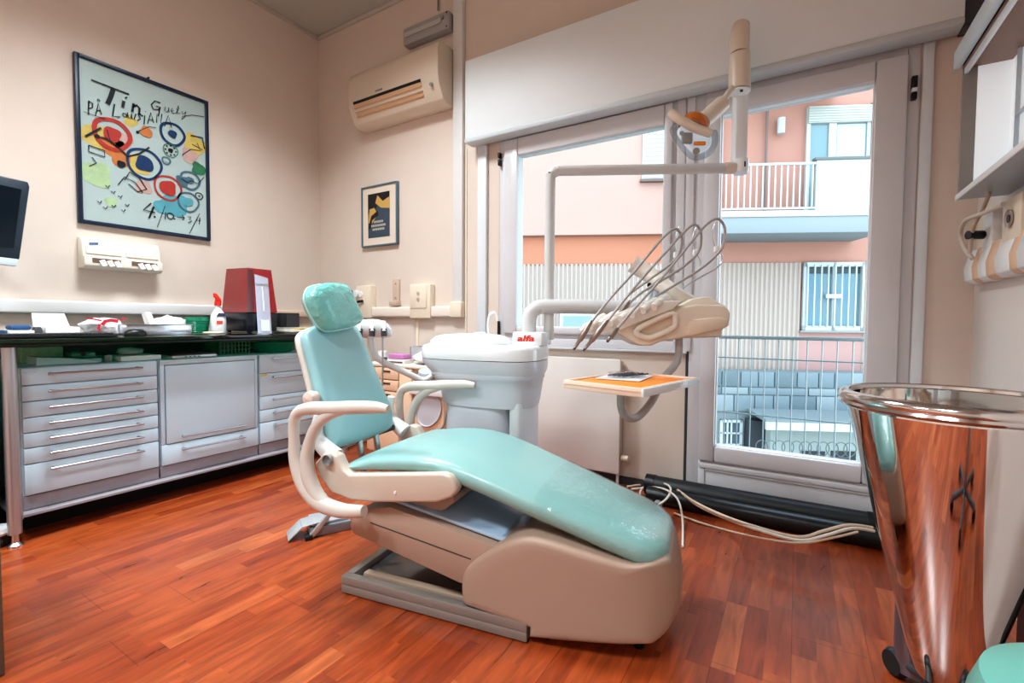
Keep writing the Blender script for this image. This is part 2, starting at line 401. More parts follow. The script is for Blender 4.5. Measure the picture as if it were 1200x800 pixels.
# emergency lamp
ye=-.07
a=oY(472,34,ye); b=oY(524,14,ye)
t=thing('emergency_lamp','grey rectangular emergency lamp mounted above the air conditioner','lamp',((a.x+b.x)/2,0,a.z-.13))
MB().box((a.x,ye,a.z-.125),(b.x+.01,0,a.z),.012).build('housing',mat('lamp_grey',(172,170,168),.5),t)
MB().box((a.x+.02,ye-.012,a.z-.075),(b.x-.05,ye,a.z-.04),.006).build('tube_cover',mat('diffuser',(196,194,190),.3),t)
MB().cyl((b.x-.04,ye,a.z-.04),(b.x-.04,ye-.012,a.z-.04),.014,14).build('indicator',M_grey,t)
for q in ((.015,.015),(.015,.11)):
    MB().cyl((b.x-.005,ye,a.z-q[1]),(b.x-.005,ye-.004,a.z-q[1]),.006,8).build('screw',M_dgrey,t)
solo(MB().tube([(1.36,-.01,3.2),(1.36,-.01,3.3),(1.37,-.01,H-.03)],.006,8),'wire',M_grey,'thin grey wire running from the emergency lamp up to the ceiling','wire')
# small framed art print
t=thing('framed_print','small framed art print of dark and yellow figures above the wall sockets','picture',(.76,0,1.56))
x0,x1,z0,z1=.562,.962,1.557,2.042
fr=MB(); frame(fr,x0,x1,z0,z1,.012,.012,.012,.012,-.03,-.001,.002); fr.build('frame',mat('blue_grey_frame',(92,116,128),.4),t)
MB().box((x0+.01,-.02,z0+.01),(x1-.01,-.001,z1-.01)).build('mount',mat('print_mount',(232,218,202),.5),t)
ix0,ix1,iz0,iz1=.635,.878,1.627,1.978
mm=[mat('print_slate',(66,82,96),.6),mat('print_ochre',(206,168,96),.6),mat('print_dark',(34,30,32),.6),mat('print_cream',(200,196,184),.6)]
pr_=MB(); y=-.0215
pr_.add([(ix0,y,iz0),(ix1,y,iz0),(ix1,y,iz1),(ix0,y,iz1)],[[0,1,2,3]],0)
def ip(a,b,k=0): return V((ix0+(ix1-ix0)*a,y-.0007*(k+1),iz0+(iz1-iz0)*b))
pr_.add([ip(0,.55),ip(.3,.6),ip(.5,.75),ip(1,.78),ip(1,1),ip(0,1)],[[0,1,2,3,4,5]],2)
pr_.add([ip(.35,.78,1),ip(.6,.66,1),ip(1,.62,1),ip(1,.88,1),ip(.7,.8,1),ip(.45,.95,1)],[[0,1,2,3,4,5]],1)
pr_.add([ip(.02,.35,1),ip(.2,.33,1),ip(.45,.52,1),ip(.3,.68,1),ip(.08,.66,1)],[[0,1,2,3,4]],1)
pr_.add([ip(.0,.2,2),ip(.14,.22,2),ip(.2,.4,2),ip(.5,.5,2),ip(.45,.6,2),ip(.16,.5,2)],[[0,1,2,3,4,5]],2)
for k,(a_,b_) in enumerate(((.28,.72),(.16,.84),(.22,.78))):
    zc=.33-.085*k
    n_=9
    for i in range(n_):
        u0=a_+(b_-a_)*i/n_; pr_.add([ip(u0,zc,2),ip(u0+(b_-a_)/n_*.7,zc,2),ip(u0+(b_-a_)/n_*.7,zc+.05,2),ip(u0,zc+.05,2)],[[0,1,2,3]],3)
pr_.build('print',mm,t,ori=False)
# trunking with sockets (back wall)
t=thing('cable_trunking','cream horizontal cable trunking on the wall below the small print','trunking',(1.1,0,.985))
MB().box((.56,-.045,.988),(1.60,0,1.069),.014,0,3).build('channel',mat('trunk_cream',(238,226,214),.4),t)
MB().box((1.50,-.055,.985),(1.606,0,1.10),.012).build('corner_cap',M_cream,t)
MB().box((1.14,-.01,.25),(1.165,0,.99),.003).build('drop_channel',M_cream,t)
def plate(name,label,x0,x1,z0,z1,yy,extra):
    t=thing(name,label,'socket',((x0+x1)/2,0,z0)); MB().box((x0,yy,z0),(x1,0,z1),.008).build('cover_plate',M_cream,t); extra(t,x0,x1,z0,z1,yy); return t
def ex1(t,x0,x1,z0,z1,yy):
    MB().cyl((x0+.05,yy,z1-.07),(x0+.05,yy-.008,z1-.07),.026,20).build('socket_face',M_white,t)
plate('wall_socket','cream double socket box beside the teal headrest with a plug in it',.53,.70,.98,1.245,-.06,ex1)
t=thing('power_plug','round black plug with dangling black lead in the left socket box','plug',(.575,-.07,1.17))
MB().lathe([(.0,-.01),(.03,-.01),(.034,.0),(.034,.03),(.0,.034)],(.545,-.064,1.175),20,0,(0,-1,0)).build('plug_body',M_white,t)
MB().lathe([(.0,0),(.027,0),(.029,.02),(.02,.03),(0,.032)],(.525,-.098,1.18),20,0,(-.4,-1,0)).build('plug_cap',M_black,t)
MB().tube([(.515,-.13,1.17),(.505,-.125,1.12),(.50,-.1,1.06),(.52,-.09,.98)],.006,8).build('lead',M_black,t)
MB().tube([(.62,-.066,1.12),(.59,-.08,1.115),(.55,-.09,1.1),(.53,-.09,1.06)],.010,8).build('lead',M_black,t)
def ex2(t,x0,x1,z0,z1,yy):
    MB().box((x0+.012,yy-.006,z0+.075),(x1-.03,yy,z1-.012),.003).build('socket_face',M_cream,t)
    for zz in (.14,.185): MB().cyl(((x0+x1)/2-.01,yy-.006,z0+zz),((x0+x1)/2-.01,yy-.010,z0+zz),.013,14).build('outlet',mat('outlet_tan',(190,176,160),.5),t)  # outlet discs coloured a darker beige
plate('wall_socket','cream socket box with two outlets above the trunking near the basin unit',1.12,1.325,.98,1.235,-.058,ex2)
t=thing('wall_bracket','narrow beige metal bracket screwed above the trunking between two sockets','bracket',(.94,0,1.08))
MB().box((.905,-.02,1.10),(.972,-.001,1.285),.003).build('plate',mat('bracket_beige',(212,190,172),.4),t)
MB().box((.895,-.05,1.075),(.978,-.001,1.115),.006).build('foot',mat('bracket_beige2',(204,180,162),.4),t)
for z in (1.14,1.25): MB().cyl((.94,-.02,z),(.94,-.024,z),.007,10).build('screw',M_grey,t)

# ------------------------------------------------------------------ left wall: poster
PX=.004
y0,y1,z0,z1=-1.651,-.926,1.522,2.503
t=thing('framed_poster','large navy framed poster with handwritten title and colourful circles','poster',(0,(y0+y1)/2,z0))
fr=MB()
fr.box((0.001,y0,z0),(.03,y0+.022,z1),.003); fr.box((0.001,y1-.022,z0),(.03,y1,z1),.003); fr.box((0.001,y0+.022,z0),(.03,y1-.022,z0+.022),.003); fr.box((0.001,y0+.022,z1-.022),(.03,y1-.022,z1),.003)
fr.build('frame',M_navy,t)
pm=[M_paper,M_ink]+[mat('wash_'+n,c,.6,noise=.25,nscale=25) for n,c in (('red',(206,62,52)),('orange',(232,132,72)),('yellow',(238,196,110)),('blue',(36,62,108)),('slate',(96,120,136)),('green',(70,130,92)),('pink',(228,176,166)),('teal',(112,176,190)),('lime',(206,216,168)))]
W_=y1-y0-.044; H_=z1-z0-.044
po=MB(); lay=[0]
def pp(a,b): # a from left, b from top, fractions
    return V((.018+.0004*lay[0], y0+.022+W_*a, z1-.022-H_*b))
po.add([(.018,y0+.02,z0+.02),(.018,y1-.02,z0+.02),(.018,y1-.02,z1-.02),(.018,y0+.02,z1-.02)],[[0,1,2,3]],0)
EA=V((0,1,0)); EB=V((0,0,1))
def blot(a,b,r,m,jit=.12,s=1.0):
    lay[0]=1+(lay[0]%8); po.disc(pp(a,b),EA*s,EB,r,m,26,jit)
def rg(a,b,r0,r1,m,jit=.03,s=1.0):
    lay[0]=9+(lay[0]%6); po.ring(pp(a,b),EA*s,EB,r0,r1,m,34,jit)
def dk(a,b,r,m,jit=.08):
    lay[0]=9+(lay[0]%6); po.disc(pp(a,b),EA,EB,r,m,20,jit)
def st(pts,w,m=1):
    lay[0]=16; po.ribbon([pp(a,b) for a,b in pts],w,(1,0,0),m)
for a,b,r_,m in ((.1,.46,.07,4),(.22,.5,.06,3),(.28,.56,.055,3),(.1,.7,.075,10),(.42,.58,.06,4),(.9,.33,.07,4),(.85,.42,.05,8),(.93,.5,.045,7),(.36,.30,.035,4),(.3,.44,.05,8),(.72,.8,.075,9),(.6,.83,.05,9),(.45,.72,.045,8),(.2,.86,.03,10),(.78,.62,.04,6)): blot(a,b,r_,m)
# generic rings
for a,b,r0,r1,m,c,rc in ((.22,.42,.076,.10,2,2,.044),(.70,.30,.062,.078,5,5,.026),(.46,.56,.085,.1,5,5,.05),(.65,.69,.072,.084,2,2,.05),(.85,.60,.052,.066,6,6,.024),(.83,.76,.058,.07,6,9,.03),(.64,.50,.018,.028,6,0,.01),(.93,.7,.02,.026,1,1,.006)):
    rg(a,b,r0,r1,m); dk(a,b,rc,c)
dk(.22,.42,.009,1); rg(.68,.42,.04,.045,7); dk(.68,.42,.015,1)
for k in range(8): dk(.68+.045*math.cos(k*.785)*1.0,.42+.033*math.sin(k*.785),.0055,1)
dk(.48,.34,.034,3); dk(.48,.34,.014,1)
# lettering strokes: title line
st([(.08,.115),(.2,.12),(.35,.125)],.009); st([(.235,.125),(.215,.18),(.19,.235)],.024); st([(.31,.18),(.30,.225)],.016); st([(.325,.15),(.333,.156)],.014)
st([(.385,.175),(.372,.235)],.013); st([(.375,.20),(.41,.18),(.43,.195),(.425,.235),(.455,.24)],.012)
_pp=pp
def pp(a,b): return _pp(a,b-.10*(a-.45)-.015)
st([(.60,.14),(.555,.135),(.525,.165),(.54,.195),(.58,.19),(.60,.17),(.565,.17)],.007); st([(.597,.17),(.58,.235)],.007)
def wr(seq,w=.004): st(seq,w)
wr([(.64,.16),(.635,.185),(.65,.195),(.668,.18),(.67,.16),(.672,.192)]); wr([(.69,.18),(.71,.175),(.70,.16),(.688,.175),(.70,.195),(.72,.188)])
wr([(.73,.19),(.76,.15),(.755,.13),(.742,.16),(.75,.19),(.77,.18)]); wr([(.785,.165),(.79,.185),(.81,.175),(.82,.16),(.81,.2),(.78,.225),(.79,.2),(.88,.175),(.99,.17)])
def pp(a,b): return _pp(a,.30+(b-.30)*1.35-.13*(a-.12)-.01)
# second line
wr([(.055,.33),(.06,.265)],.006); wr([(.06,.268),(.085,.275),(.083,.295),(.06,.3)],.006)
wr([(.105,.325),(.125,.27),(.145,.32)],.006); wr([(.112,.305),(.14,.302)],.006); po.ring(pp(.127,.255),EA,EB,.004,.008,1,12)
wr([(.24,.26),(.225,.32),(.28,.318)],.008)
rg(.315,.305,.008,.013,1); wr([(.335,.29),(.34,.315),(.36,.315),(.365,.29),(.37,.318)],.006)
wr([(.385,.318),(.40,.29)],.006); wr([(.44,.285),(.415,.29),(.435,.31),(.41,.322)],.006)
wr([(.47,.29),(.462,.335)],.006); wr([(.475,.27),(.479,.272)],.007)
wr([(.49,.33),(.52,.27),(.54,.32)],.006); wr([(.50,.308),(.535,.305)],.005)
wr([(.565,.318),(.57,.27),(.60,.315),(.61,.268)],.006)
wr([(.63,.33),(.665,.268),(.69,.33)],.006); wr([(.64,.31),(.685,.31)],.005)
pp=_pp
# dates
wr([(.505,.82),(.44,.875),(.535,.88)],.008); wr([(.525,.84),(.485,.925)],.011); dk(.53,.91,.006,1)
wr([(.62,.82),(.55,.98)],.004); wr([(.625,.865),(.618,.915)],.006); rg(.665,.885,.016,.022,1); dk(.70,.9,.005,1)
wr([(.72,.885),(.785,.88)],.005); wr([(.765,.865),(.79,.88),(.768,.9)],.005)
wr([(.82,.87),(.85,.865),(.835,.885),(.855,.895),(.82,.915)],.005); wr([(.93,.83),(.83,.99)],.004); wr([(.91,.86),(.90,.885),(.935,.882),(.93,.86),(.925,.91)],.005)
# loose ink lines
wr([(.11,.46),(.17,.46),(.25,.49),(.33,.54),(.42,.5),(.5,.44)],.009); dk(.11,.46,.013,1)
wr([(.18,.4),(.2,.46),(.26,.5)],.005); wr([(.03,.48),(.14,.4)],.012,);
wr([(.05,.53),(.16,.54),(.16,.58),(.05,.57),(.05,.53)],.006); wr([(.07,.6),(.1,.63),(.05,.66)],.005)
wr([(.3,.7),(.34,.64),(.42,.67),(.47,.73),(.4,.76),(.33,.72)],.006); wr([(.25,.74),(.3,.68),(.38,.7),(.44,.76)],.005); dk(.28,.6,.022,1)
wr([(.86,.27),(.97,.26),(.99,.34)],.008); wr([(.78,.43),(.86,.37),(.95,.36),(.92,.31)],.004); wr([(.87,.33),(.97,.35)],.004)
wr([(.77,.6),(.82,.62),(.86,.6),(.92,.61),(.98,.55)],.005); wr([(.02,.33),(.17,.335)],.003); wr([(.4,.36),(.5,.3),(.56,.29)],.004); dk(.41,.36,.009,1)
for a,b in ((.16,.76),(.2,.79),(.25,.81),(.1,.87),(.14,.9),(.2,.88),(.27,.9),(.3,.86)): wr([(a,b),(a+.015,b+.012),(a+.03,b-.005)],.005)
po.build('sheet',pm,t,ori=False)
MB().box((.024,y0+.018,z0+.018),(.026,y1-.018,z1-.018)).build('glazing',M_glass,t)
solo(MB().cyl((.0,-1.28,2.515),(.02,-1.28,2.515),.006,8),'nail',M_dgrey,'tiny dark nail in the wall just above the large poster','nail')

# wall dispenser
yl,yr=-1.655,-1.262; X_=.0
t=thing('wall_dispenser','cream double tissue dispenser on the wall below the large poster','dispenser',(0,(yl+yr)/2,1.24))
prof=[(0,1.255),(0,1.44),(.05,1.44),(.075,1.40),(.085,1.33),(.11,1.32),(.11,1.27),(.09,1.255)]
MB().prism([V((x,yl,z)) for x,z in prof],(0,yr-yl,0),.006).build('case',mat('dispenser_cream',(232,226,212),.4),t)
for k in range(2):
    ya_=yl+.015+k*.19; MB().prism([V((.079,ya_,1.405)),V((.079,ya_+.17,1.405)),V((.088,ya_+.17,1.34)),V((.088,ya_,1.34))],(.004,0,.001),.0015).build('lid',mat('lid_cream',(238,232,218),.35),t)
    MB().prism([V((.111,ya_+.02,1.315)),V((.111,ya_+.155,1.315)),V((.111,ya_+.155,1.288)),V((.111,ya_+.02,1.288))],(.002,0,0)).build('opening',mat('opening_brown',(120,96,80),.7),t)
    tt=MB()
    for j in range(3):
        yy=ya_+.05+j*.035; tt.prism([V((.112,yy,1.30)),V((.112,yy+.025,1.31)),V((.13,yy+.035,1.275)),V((.128,yy+.012,1.268))],(.004,0,0))
    tt.build('tissue',M_pap,t)
MB().prism([V((.082,yl+.03,1.405)),V((.082,yl+.075,1.41)),V((.084,yl+.07,1.395)),V((.086,yl+.03,1.39))],(.003,0,0)).build('sticker',mat('sticker_blue',(70,110,150),.5),t)

# left wall trunking
t=thing('cable_trunking','long white cable trunking along the wall behind the worktop','trunking',(0,-1.5,.985))
MB().box((0,-2.9,.985),(.05,-.55,1.062),.012,0,3).build('channel',M_trim,t)
MB().box((0,-.55,.985),(.045,-.02,1.04),.01,0,3).build('end_channel',mat('trunk_peach',(226,200,180),.5),t)

# monitor on arm
a=oX(34,215,.25); 
t=thing('monitor','black flat monitor on the left edge with a white lower casing','monitor',(.2,-2.1,1.25))
mx=.30
tr=oX(35,216,mx); br=oX(22,303,mx); 
pts=[oX(-40,196,mx),oX(33,213,mx),oX(35,219,mx),oX(23,304,mx),oX(-40,296,mx)]
MB().prism(pts,(-.04,0,0),.006).build('bezel',mat('monitor_bezel',(34,48,60),.35),t)
pts=[oX(-38,208,mx+.001),oX(25,222,mx+.001),oX(16,290,mx+.001),oX(-38,285,mx+.001)]
MB().prism(pts,(.002,0,0)).build('screen',mat('screen_dark',(12,26,36),.12),t)
pts=[oX(-40,296,mx-.002),oX(22,303,mx-.002),oX(20,312,mx-.002),oX(-40,305,mx-.002)]
MB().prism(pts,(-.03,0,0),.004).build('lower_casing',mat('casing_pale',(206,220,226),.3),t)
MB().tube([(.26,-2.15,1.45),(.12,-2.2,1.45),(.0,-2.2,1.45)],.03,12,0,0).build('mount_arm',M_dgrey,t)

# ------------------------------------------------------------------ cabinets (left wall)
XF=.80; ZB=.118; ZT=.742
def handle(parent,x,ya,yb,z):
    h=MB(); h.cyl((x+.03,ya-.005,z),(x+.03,yb+.005,z),.0055,10)
    for yy in (ya+.01,yb-.01): h.cyl((x,yy,z),(x+.03,yy,z),.007,10)
    return h.build('handle',M_steel,parent)
def cabinet(label,ya,yb,rows,kinds=None):
    t=thing('cabinet',label,'cabinet',(.4,(ya+yb)/2,ZB),'white dental cabinets along the left wall')
    MB().box((.12,ya+.002,ZB+.062),(XF-.02,yb-.002,ZT),.003).build('carcass',M_cab,t)
    MB().box((.12,ya+.002,ZB),(XF-.012,yb-.002,ZB+.062),.003).build('plinth',M_cabgrey,t)
    return t
t=cabinet('white seven-drawer cabinet at the left end under the glass worktop',-2.088,-1.577,None)
zz=[ZT,.672,.612,.55,.488,.428,.365]
# measured drawer lines on the front plane
lines=[oX(30,y,XF).z for y in (433,452,471,490,508,526,545)]+[ZB+.066]
lines[0]=ZT
for i in range(7):
    d=MB().box((XF-.02,-2.082,lines[i+1]+.002),(XF,-1.582,lines[i]-.002),.003).build('drawer',M_cab,t)
    handle(d,XF,-2.0,-1.66,lines[i]-.03)
MB().ring((XF+.0008,-2.055,lines[0]-.02),(0,1,0),(0,0,.25),.016,.018).build('badge',M_grey,t,ori=False)
t=cabinet('white cabinet with a large flip-up door above one wide drawer',-1.573,-1.046,None)
zd=oX(190,511,XF).z
dz=.292
dr=MB().box((XF-.02,-1.545,dz+.004),(XF+.004,-1.072,ZT-.03),.003).build('door',M_cab,t); handle(dr,XF+.004,-1.48,-1.15,dz+.035)
MB().box((XF-.02,-1.568,dz+.001),(XF-.002,-1.549,ZT-.002),.002).build('side_strip',M_cab,t)
MB().box((XF-.02,-1.068,dz+.001),(XF-.002,-1.051,ZT-.002),.002).build('side_strip',M_cab,t)
MB().box((XF-.02,-1.568,ZT-.026),(XF-.001,-1.051,ZT),.002).build('top_strip',M_cab,t)
dr=MB().box((XF-.02,-1.568,ZB+.066),(XF,-1.051,dz-.001),.003).build('drawer',M_cab,t); handle(dr,XF,-1.48,-1.15,dz-.035)
t=cabinet('white five-drawer cabinet partly hidden behind the dental chair back',-1.042,-.53,None)
ln=[ZT,.63,.49,.415,.335,ZB+.066]
ln=[ZT]+[oX(304,y,XF).z for y in (438,465,481,496)]+[ZB+.066]
for i in range(5):
    d=MB().box((XF-.02,-1.037,ln[i+1]+.002),(XF,-.535,ln[i]-.002),.003).build('drawer',M_cab,t)
    handle(d,XF,-.96,-.62,ln[i]-.025)
MB().prism([V((XF+.001,-1.035,ln[1]-.006)),V((XF+.001,-.985,ln[1]-.004)),V((XF+.001,-.995,ln[1]-.014)),V((XF+.001,-1.03,ln[1]-.018))],(.001,0,0)).build('sticker',mat('sticker_yellow',(232,214,110),.6),t)
# support frame and worktop
t=thing('glass_worktop','long dark green glass worktop on a round aluminium leg','worktop',(.45,-1.3,0))
MB().box((.03,-2.75,.848),(.9,-.30,.868),.002).build('glass_top',M_gglass,t)
MB().box((.03,-2.75,.835),(.06,-.30,.848)).box((.84,-2.75,.836),(.898,-.30,.8475),.002).build('rail',mat('rail_black',(20,26,30),.3),t)
lg=MB().cyl((.86,-2.13,.055),(.86,-2.13,.836),.023,24)
lg.build('leg',M_alu,t)
MB().lathe([(.0,0),(.026,0),(.026,.008),(.014,.018),(.012,.055),(.0,.055)],(.86,-2.13,0),24).build('leg_foot',M_steel,t)
MB().cyl((.82,-.42,.0),(.82,-.42,.836),.023,24).build('leg',M_alu,t)
MB().box((.835,-2.12,ZB-.018),(.845,-2.10,ZB+.1)).box((.3,-2.12,ZB-.012),(.84,-.5,ZB-.002)).build('support_bar',M_cabgrey,t)
struct(MB().box((.0,-2.75,.10),(.06,-.3,.83)),'gap_shade_panel',M_dgreen)  # dark green added for the green-tinted shade below the glass
# computer below the worktop's free end
MB().box((.66,-2.06,0),(.68,-.52,ZB-.013)).build('under_shade_board',mat('under_shade_black',(14,14,16),.6),t)  # black board added for the deep shade under the cabinets
t=thing('computer_tower','dark computer tower under the worktop left of the aluminium leg','computer',(.5,-2.32,0))
MB().box((.25,-2.45,.22),(.80,-2.22,.72),.008).build('case',mat('pc_dark',(44,50,58),.4),t)
MB().box((.8,-2.44,.24),(.806,-2.23,.70),.004).build('front_panel',mat('pc_grey',(96,108,118),.4),t)
MB().box((.2,-2.5,0),(.82,-2.18,.22),.01).build('stand',M_black,t)
t=thing('step_bin','small white bin lid at the left edge beside the aluminium leg','bin',(1.0,-2.25,0))
b0=oZ(-8,640,0)
t.location=(b0.x,b0.y,0); wl[t]=V((b0.x,b0.y,0))
MB().lathe([(0,0),(.05,0),(.055,.03),(.055,.05)],b0,24).build('body',M_black,t)
MB().lathe([(.058,.05),(.062,.06),(.055,.075),(.02,.085),(0,.086)],b0,24).build('lid',M_white,t)

# ------------------------------------------------------------------ things on the worktop
ZW=.8695
def bx(name,lo,hi,m,label,cat,bev=.003,group=None): return solo(MB().box(lo,hi,bev),name,m,label,cat,group)
kb=thing('keyboard','black keyboard at the front left edge of the glass worktop','keyboard',(.78,-1.95,ZW))
MB().box((.66,-2.17,ZW),(.84,-1.755,ZW+.014),.004).build('base',M_black,kb)
ks=MB()
for i in range(5):
    for j in range(15): ks.box((.672+i*.032,-2.16+j*.0265,ZW+.014),(.672+i*.032+.026,-2.16+j*.0265+.022,ZW+.02),.002,0,1)
ks.build('keys',mat('key_black',(30,32,38),.5),kb)
ms=thing('computer_mouse','black computer mouse beside the silver box on the worktop','mouse',(.74,-1.65,ZW))
b=MB(); b.lathe([(.0,.0),(.048,.0),(.05,.01),(.044,.024),(.028,.034),(0,.037)],(.74,-1.65,ZW),28,0,(0,0,1),False,.65,1.0); b.build('body',M_black,ms)
MB().lathe([(0,-.004),(.007,-.004),(.007,.004),(0,.004)],(.755,-1.615,ZW+.034),12,0,(1,0,0)).build('wheel',M_grey,ms)
# blue-lidded box
t=thing('wipes_box','small white box with crumpled blue top at the worktop\'s left end','box',(.45,-1.99,ZW))
MB().box((.38,-2.05,ZW),(.50,-1.965,ZW+.03),.003).build('box_body',M_white,t)
MB().box((.375,-2.06,ZW),(.47,-2.05,ZW+.03),.002).box((.40,-2.045,ZW+.031),(.49,-1.97,ZW+.055),.012).build('blue_top',mat('wipe_blue',(44,86,132),.5,bump=.6,bscale=50),t)
t=thing('small_jar','small dark jar between the blue topped box and white carton','jar',(.42,-1.945,ZW))
MB().lathe([(0,0),(.018,0),(.02,.03),(.014,.045),(0,.046)],(.44,-1.942,ZW),18).build('jar_body',mat('jar_dark',(76,72,76),.4),t)
t=thing('carton','white cardboard carton with raised flap beside the plastic bag','box',(.40,-1.85,ZW))
MB().box((.33,-1.915,ZW),(.46,-1.785,ZW+.045),.002).build('carton_body',M_white,t)
MB().prism([V((.33,-1.93,ZW+.045)),V((.33,-1.79,ZW+.045)),V((.29,-1.80,ZW+.115)),V((.29,-1.925,ZW+.115))],(.003,0,0)).build('flap',M_pap,t)
# plastic bag: crumpled blob
t=thing('plastic_bag','crumpled white plastic bag with red print on the worktop','bag',(.42,-1.68,ZW))
def blob(c,rx,ry,rz,seed,n=.25,seg=20,rows=10):
    rnd=random.Random(seed); mb=MB(); vs=[];fs=[]
    ph=[(rnd.uniform(1,4),rnd.uniform(0,6),rnd.uniform(1,4),rnd.uniform(0,6)) for _ in range(5)]
    for i in range(rows+1):
        th=math.pi*i/rows
        for k in range(seg):
            a=2*math.pi*k/seg
            q=1+n*sum(math.sin(p[0]*a*1.0//1+p[0]*th*2+p[1])*math.cos(int(p[2])*a+p[3]) for p in ph)/3
            x=math.sin(th)*math.cos(a)*rx*q; y=math.sin(th)*math.sin(a)*ry*q; z=max(math.cos(th)*rz*q,-rz*.9)
            vs.append(V(c)+V((x,y,z+rz*.9)))
    for i in range(rows):
        for k in range(seg): fs.append([i*seg+k,i*seg+(k+1)%seg,(i+1)*seg+(k+1)%seg,(i+1)*seg+k])
    return mb.add(vs,fs)
blob((.42,-1.68,ZW),.075,.095,.048,4).build('bag_body',mat('bag_white',(236,236,238),.35,bump=.8,bscale=45),t,sharp=60)
rd=MB(); lay_=0
for pts,w_ in (([(.0,-.02),(.02,-.005),(.025,.02),(.02,.05)],.018),([(.005,-.03),(-.02,-.035),(-.03,-.028)],.012),([(.035,-.08),(.03,-.05),(.022,-.02)],.008),([(.03,.06),(.035,.085)],.008)):
    rd.ribbon([V((.507,-1.69+b_,ZW+.055+a_*1.0)) for a_,b_ in pts],w_,(1,0,0))
rd.build('red_print',mat('print_red',(208,40,58),.5),t,ori=False)
# silver box + tissue
t=thing('instrument_tray','long polished steel tray in front of the white tissues','tray',(.6,-1.48,ZW))
ybl=oX(146,393,.55).y; ybr=oX(222,393,.55).y
bxm=MB(); bxm.box((.46,ybl,ZW),(.58,ybr,ZW+.055),.002); bxm.build('case',mat('steel_case',(214,216,222),.18,.9),t)
MB().box((.455,ybl-.002,ZW+.056),(.585,ybr+.002,ZW+.060),.001).build('lid',M_steel,t)
t=thing('tissue_pack','white tissues bunched up behind the steel tray','tissues',(.35,-1.4,ZW))
blob((.33,-1.33,ZW),.07,.10,.055,9,.2).build('tissue_bunch',mat('tissue_white',(240,238,236),.8),t,sharp=70)
MB().prism([V((.33,-1.44,ZW)),V((.36,-1.42,ZW)),V((.33,-1.45,ZW+.13)),V((.31,-1.46,ZW+.12))],(.0,.03,.0)).build('raised_tissue',M_pap,t)
# green basket
t=thing('plastic_basket','translucent green ridged plastic pot beside the spray bottle','pot',(.32,-1.15,ZW))
yc=(oX(216,380,.32).y+oX(245,380,.32).y)/2; rr_=abs(oX(216,380,.32).y-oX(245,380,.32).y)/2*.93
pf=[(rr_*.8,0),(rr_*.86,.0)]
for k in range(7): pf += [(rr_*(.86+.02*k),.012*k+.004),(rr_*(.86+.02*k)+.004,.012*k+.008)]
pf += [(rr_*1.02,.10),(rr_*1.02,.105),(rr_*.96,.105),(rr_*.8,.01),(0,.01)]
MB().lathe(pf,(.32,yc,ZW),28).build('pot_body',M_green,t)
# spray bottle
yb_=(oX(247,370,.40).y+oX(264,370,.40).y)/2
t=thing('spray_bottle','white cleaning spray bottle with red trigger on the worktop','spray bottle',(.40,yb_,ZW))
MB().lathe([(0,0),(.046,0),(.05,.01),(.05,.09),(.044,.12),(.026,.15),(.017,.165),(.017,.19),(0,.19)],(.40,yb_,ZW),28,0,(0,0,1),False,.75,.95).build('bottle_body',M_white,t)
tg=MB(); tg.lathe([(.019,.18),(.019,.2),(.012,.208),(0,.208)],(.40,yb_,ZW),16)
tg.prism([V((.40,yb_-.03,ZW+.235)),V((.40,yb_-.03,ZW+.26)),V((.40,yb_-.012,ZW+.258)),V((.40,yb_+.014,ZW+.222)),V((.40,yb_+.018,ZW+.2)),V((.40,yb_-.012,ZW+.2)),V((.40,yb_-.016,ZW+.225))],(.014,0,0),.003)
tg.prism([V((.405,yb_-.018,ZW+.23)),V((.405,yb_-.01,ZW+.23)),V((.405,yb_-.02,ZW+.185)),V((.405,yb_-.026,ZW+.188))],(.008,0,0))
tg.build('trigger',mat('trigger_red',(226,52,36),.35),t)
xl=.40+.0385
lb=MB(); lb.add([(xl,yb_-.03,ZW+.06),(xl,yb_+.008,ZW+.06),(xl,yb_+.008,ZW+.082),(xl,yb_-.03,ZW+.082)],[[0,1,2,3]],0)
lb.build('label',mat('label_red',(222,84,66),.5),t,ori=False)
MB().prism([V((xl-.003,yb_-.03,ZW+.11)),V((xl-.003,yb_+.034,ZW+.11)),V((xl-.008,yb_+.025,ZW+.13)),V((xl-.008,yb_-.01,ZW+.132))],(.002,0,0)).build('label_band',mat('label_dark',(52,58,76),.5),t)
t=solo(MB().puff([V((.50+.05*math.cos(a*.785),yb_-.08+.06*math.sin(a*.785),ZW+.007)) for a in range(8)],(0,0,1),.012),'saucer',mat('saucer_cream',(226,214,188),.3),'small cream dish in front of the green pot','dish')
# red resin machine
xf_=.50; 
ya_,yb2=oX(290,380,xf_).y,oX(325,380,xf_).y
z_t=oX(300,313,xf_).z
t=thing('resin_printer','tall red acrylic curing machine with silver window on the worktop','machine',(.36,(ya_+yb2)/2,ZW))
def rp(x,y,z): return V((x,y,z))
zb_,zm_=ZW,ZW+.14
MB().prism([rp(.18,ya_,ZW+.012),rp(xf_,ya_,ZW+.012),rp(xf_,ya_,zm_),rp(.18,ya_,zm_)],(0,yb2-ya_,0),.01).build('base',mat('machine_black',(24,28,38),.25,coat=.4),t)
hood=MB(); ins=.022
a_=[rp(.18,ya_+.0,zm_),rp(xf_,ya_+.0,zm_),rp(xf_,yb2,zm_),rp(.18,yb2,zm_)]
b_=[rp(.21,ya_+ins,z_t),rp(xf_-.03,ya_+ins,z_t-.006),rp(xf_-.03,yb2-ins,z_t-.006),rp(.21,yb2-ins,z_t)]
bmh=MB(); bmh.loft([a_,b_]); bmh.build('hood',M_red,t)
def hf(k,h,o=0): # front hood face point
    q=a_[1].lerp(a_[2],k); q2=b_[1].lerp(b_[2],k); return q.lerp(q2,h)+V((o,0,0))
